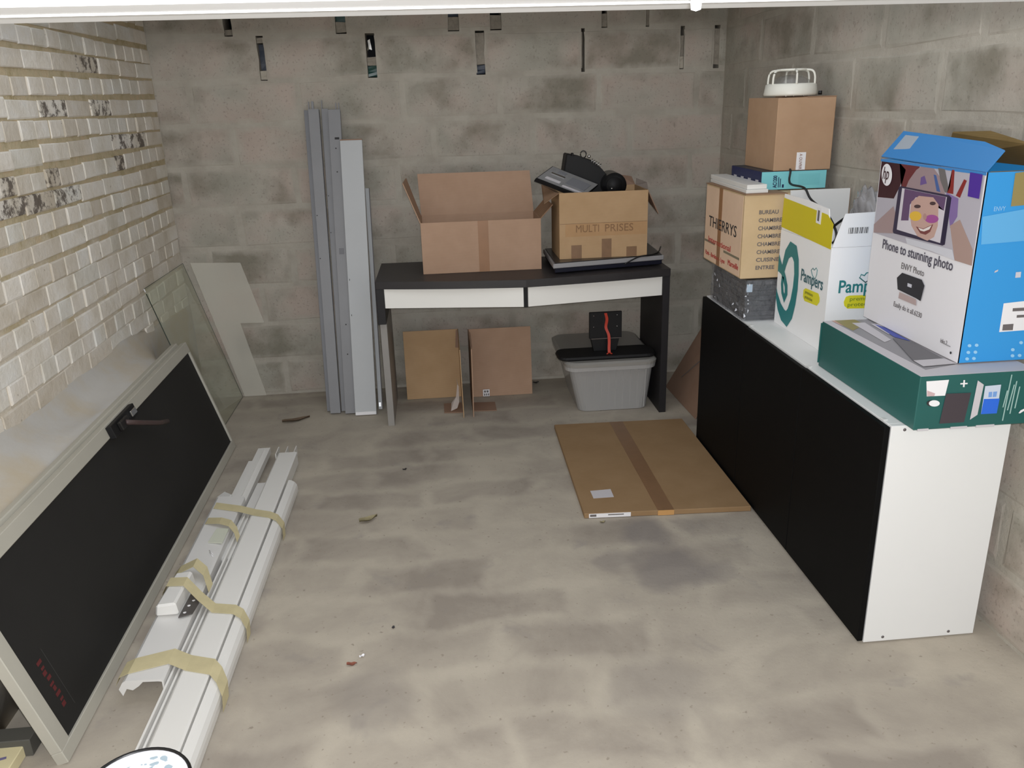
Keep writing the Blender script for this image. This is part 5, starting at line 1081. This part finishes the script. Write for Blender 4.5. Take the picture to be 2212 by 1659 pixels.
for k, s in enumerate(('premium', 'protection')): text('lettering', s, 0.019, mat('olive_text2', rgb(110, 132, 40), .6), (x0_+0.020-0.006*k, 2.5734, zc_+0.004-k*0.019), (1, 0, 0), (0, 0, 1), db, width=0.085 if k == 0 else 0.105)

# crumpled bag standing out of the diaper box
bgm = bmesh.new(); bmesh.ops.create_icosphere(bgm, subdivisions=4, radius=1.0)
rnd = random.Random(3)
for v in bgm.verts:
    p = v.co.copy(); k_ = 1+0.10*math.sin(9*p.x+4*p.z)+0.09*math.sin(11*p.y-7*p.z)+rnd.uniform(-.02, .02)
    v.co = V((1.436+p.x*0.030*k_, 2.690+p.y*0.075*k_, 1.10+p.z*0.110*k_))
o = from_bm('plastic_bag', bgm, BAG, None, True); tag(o, 'crumpled grey plastic bag stuffed in the open diaper box', 'bag')
# black lead looping from the turquoise box down into the diaper box
o = tube('black_cable', curve_pts([(1.350, 3.129, 1.2390), (1.348, 3.119, 1.232), (1.343, 3.112, 1.20), (1.345, 3.090, 1.186), (1.350, 2.99, 1.183), (1.361, 2.95, 1.146), (1.379, 2.85, 1.106), (1.395, 2.80, 1.046), (1.367, 2.76, 1.020), (1.312, 2.72, 1.030), (1.318, 2.70, 1.070), (1.342, 2.66, 1.113), (1.362, 2.64, 1.130), (1.385, 2.66, 1.10)], 10), 0.0042, BLACKP, None, 8)
tag(o, 'black cable looping from the turquoise box into the diaper box', 'cable')

# flat green computer box
GR = mat('bottle_green_print', rgb(34, 92, 88), .4, var=.08, vscale=6)
gb = thing('computer_box', 'flat dark green computer box overhanging the near end of the cabinet', 'box', (1.35, 2.16, ZC))
GX0, GX1, GY0, GY1, GZ = 1.199, 1.512, 1.882, 2.440, 0.829
box('box_body', GX0, GX1, GY0, GY1, ZC, GZ, GR, gb, 0.002)
box('top_field', GX0+0.001, GX1-0.001, GY0+0.001, GY1-0.001, GZ, GZ+0.0006, PAPER_G, gb)
box('end_tab', GX0-0.003, GX0+0.012, GY1, GY1+0.004, ZC+0.01, GZ-0.006, GR, gb, 0.001)
for a_, b_ in ((1.21, 1.24), (1.30, 1.345), (1.37, 1.42)): box('bottom_tab', a_, b_, GY0-0.0012, GY0+0.002, ZC-0.002, ZC+0.004, PAPER_G, gb)
cols = dict(stk=PAPER, plusv=PAPER, plush=PAPER, laptopdark=mat('print_aubergine', rgb(66, 58, 64), .5), lid=PAPER_G, scr=mat('print_pale_blue', rgb(196, 206, 222), .5), scrblue=mat('print_blue', rgb(42, 104, 214), .45), win1=mat('print_mid_blue', rgb(116, 156, 214), .5), win2=mat('print_mid_blue', rgb(116, 156, 214)), mouse=PAPER, mshadow=INK, stkred=mat('print_red_grey', rgb(196, 168, 170), .6), arrow=PAPER)
order = ['stk', 'stkred', 'plusv', 'plush', 'mshadow', 'mouse', 'laptopdark', 'lid', 'scr', 'scrblue', 'win1', 'win2', 'arrow']
for k, n_ in enumerate(order): print2d('printed_'+dict(stk='sticker', stkred='sticker_mark', plusv='plus', plush='plus', mshadow='mouse_shadow', mouse='mouse', laptopdark='sleeve', lid='laptop', scr='screen', scrblue='screen', win1='window_icon', win2='window_icon', arrow='letter')[n_], [(min(x, GX1-0.002), z_) for x, z_ in G['green'][n_]], ('y', GY0), cols[n_], gb, 1+k*0.3)
for k in range(5): print2d('fine_print', [(min(x, GX1-0.001), z_) for x, z_ in G['green']['t%d' % k]], ('y', GY0), mat('print_pale_green', rgb(150, 182, 176), .6), gb, 2)
text('lettering', 'BACK', 0.05, PAPER, (1.5075, GY0-0.0006, 0.81), (0, 0, -1), (1, 0, 0), gb, width=0.10)
cols = dict(pic=mat('print_grey', rgb(140, 138, 142), .4), red=mat('print_salmon', rgb(196, 150, 136), .4), olive=mat('print_olive', rgb(140, 128, 72), .4), light=PAPER_G, light2=PAPER_G, bluep=mat('print_royal_blue', rgb(40, 62, 160), .4), dark=mat('print_dark_grey', rgb(92, 90, 94), .4), light3=PAPER_G)
for k, n_ in enumerate(('pic', 'red', 'olive', 'light', 'light2', 'bluep', 'dark', 'light3')):
    print2d('top_print', [(min(max(x, GX0+.004), GX1-.004), min(max(y, GY0+.004), GY1-.004)) for x, y in G['gtop'][n_]], ('z', GZ+0.0004), cols[n_], gb, k)

# printer box, open on top
ZP = 0.8335
PX0, PX1, PY0, PY1, PZ = 1.343, 1.540, 1.957, 2.458, 1.322
BLU = mat('sky_blue_print', rgb(52, 150, 218), .4); BLU2 = mat('pale_sky_print', rgb(96, 172, 224), .4); BLUT = mat('deep_sky_print', rgb(62, 132, 196), .4); WHP = mat('white_box_print', rgb(226, 224, 228), .4)
pbx = thing('printer_box', 'tall blue and white printer box with photo print at the cabinet end', 'box', ((PX0+PX1)/2, (PY0+PY1)/2, ZP))
th = 0.004
box('bottom_panel', PX0+th, PX1-th, PY0+th, PY1-th, ZP, ZP+th, CARD_I, pbx)
pf = box('photo_panel', PX0, PX0+th, PY0, PY1, ZP, PZ, WHP, pbx)
bf = box('blue_panel', PX0+0.0005, PX1, PY0, PY0+th, ZP, PZ, BLU, pbx)
box('side_panel', PX1-th, PX1, PY0+th, PY1-th, ZP, PZ, BLU, pbx); box('side_panel', PX0+th, PX1-th, PY1-th, PY1, ZP, PZ, BLU, pbx)
sheet('flap', [(PX0, PY0+0.004, PZ), (PX0, PY1, PZ+0.006), (1.404, PY1, 1.399), (1.396, 2.06, 1.387), (1.387, PY0+0.01, 1.372)], 0.004, BLUT, pbx)
sheet('flap_sticker', [(PX0+0.012, PY1-0.03, PZ+0.0215), (PX0+0.012, PY1-0.11, PZ+0.0200), (PX0+0.050, PY1-0.10, PZ+0.0665), (PX0+0.050, PY1-0.03, PZ+0.0680)], 0.001, mat('grey_sticker', rgb(160, 168, 178), .5), pbx)
sheet('flap', [(PX1, PY0+0.01, PZ), (PX1, PY1-0.01, PZ), (1.52, PY1-0.06, 1.395), (1.50, 2.20, 1.405), (1.46, PY0+0.03, 1.385)], 0.004, cardboard('olive_inner_cardboard', 128, 106, 66), pbx)
sheet('flap', [(PX0+0.03, PY1-0.004, PZ), (PX1-0.02, PY1-0.004, PZ), (PX1-0.03, PY1-0.05, PZ+0.05), (PX0+0.04, PY1-0.05, PZ+0.05)], 0.004, CARD_I, pbx)
sheet('flap', [(PX0+0.010, PY0+0.002, PZ), (PX1-0.006, PY0+0.002, PZ), (PX1-0.02, PY0+0.07, PZ-0.02), (PX0+0.03, PY0+0.07, PZ-0.02)], 0.004, cardboard('olive_inner_cardboard2', 112, 92, 60), pbx)
PC = dict(bg=rgb(178, 174, 184), maroon=rgb(58, 26, 36), redhand=rgb(104, 46, 50), head=rgb(152, 132, 136), purple=rgb(106, 84, 140), streak=rgb(70, 96, 150), hair=rgb(108, 104, 104), finger1=rgb(132, 42, 40), finger2=rgb(132, 42, 40), wrist=rgb(128, 106, 158), arm=rgb(168, 142, 134), arm2=rgb(160, 138, 138), shirt=rgb(204, 204, 212), phone=rgb(52, 46, 70), screen=rgb(206, 200, 208), shair=rgb(98, 74, 108), sface=rgb(192, 158, 148), yellow=rgb(222, 180, 66), magenta=rgb(160, 82, 148), eye1=rgb(76, 58, 60), eye2=rgb(76, 58, 60), nose=rgb(176, 138, 132), smile=rgb(120, 66, 66), teeth=rgb(228, 220, 216), phoneside=rgb(40, 34, 60), sticker=rgb(76, 46, 148), logo=rgb(236, 234, 238), printer=rgb(46, 46, 52), tray=rgb(180, 160, 158), pscreen=rgb(200, 200, 210), dot=rgb(40, 40, 44), mark=rgb(150, 148, 150))
PN = dict(bg='photo_background', sticker='purple_badge', logo='logo_disc', phone='printed_phone', screen='printed_screen', printer='printed_printer', tray='printed_tray')
for k, n_ in enumerate(PC):
    pts = [(min(max(y, PY0+0.001), PY1-0.001), min(z_, PZ-0.004)) for y, z_ in G['printer'][n_]]
    print2d(PN.get(n_, 'photo_print'), pts, ('x', PX0), mat('photo_'+n_, PC[n_], .4), pf, k*0.25)
box('blue_band', PX0-0.0014, PX0-0.0008, PY0, PY1, PZ-0.007, PZ, BLUT, pf)
lg = G['printer']['logo']; ly = max(p[0] for p in lg); lz = sum(p[1] for p in lg)/len(lg)
text('lettering', 'hp', 0.052, mat('photo_maroon', PC['maroon']), (PX0-0.0034, ly-0.010, lz-0.013), (0, -1, 0), (0, 0, 1), pf, width=0.034, shear=0.2)
text('lettering', 'Phone to stunning photo', 0.0400, mat('slate_ink', rgb(84, 80, 92), .6), (PX0-0.0006, 2.391, 1.064), (0, -1, 0), (0, 0, 1), pf, width=0.357, bold=0.0005)
text('lettering', 'ENVY Photo', 0.026, INKG, (PX0-0.0006, 2.275, 1.024), (0, -1, 0), (0, 0, 1), pf, width=0.117)
text('lettering', 'Easily do it all.6230', 0.021, INKG, (PX0-0.0006, 2.290, 0.908), (0, -1, 0), (0, 0, 1), pf, width=0.148)
text('lettering', 'inks 2', 0.016, INKG, (PX0-0.0006, 2.040, 0.868), (0, -1, 0), (0, 0, 1), pf, width=0.030)
BC = dict(band=BLU2, label=PAPER, code=INKG, bar1=INKG, bar2=INKG, tape=mat('olive_tape', rgb(146, 132, 84), .4), win=mat('photo_pscreen', PC['pscreen']), swoosh=PAPER_G)
for k, n_ in enumerate(BC):
    print2d('blue_panel_print' if n_ != 'tape' else 'tape', [(min(x, PX1-0.001), min(z_, PZ)) for x, z_ in G['blue'][n_]], ('y', PY0), BC[n_], bf, 1+k*0.3)
for k in range(10): print2d('printed_icon', G['blue']['ic%d' % k], ('y', PY0), mat('pale_icon', rgb(150, 200, 232), .5), bf, 2)
text('lettering', 'ENVY', 0.016, mat('pale_icon', rgb(150, 200, 232)), (1.375, PY0-0.0006, 1.228), (1, 0, 0), (0, 0, 1), bf, width=0.030)
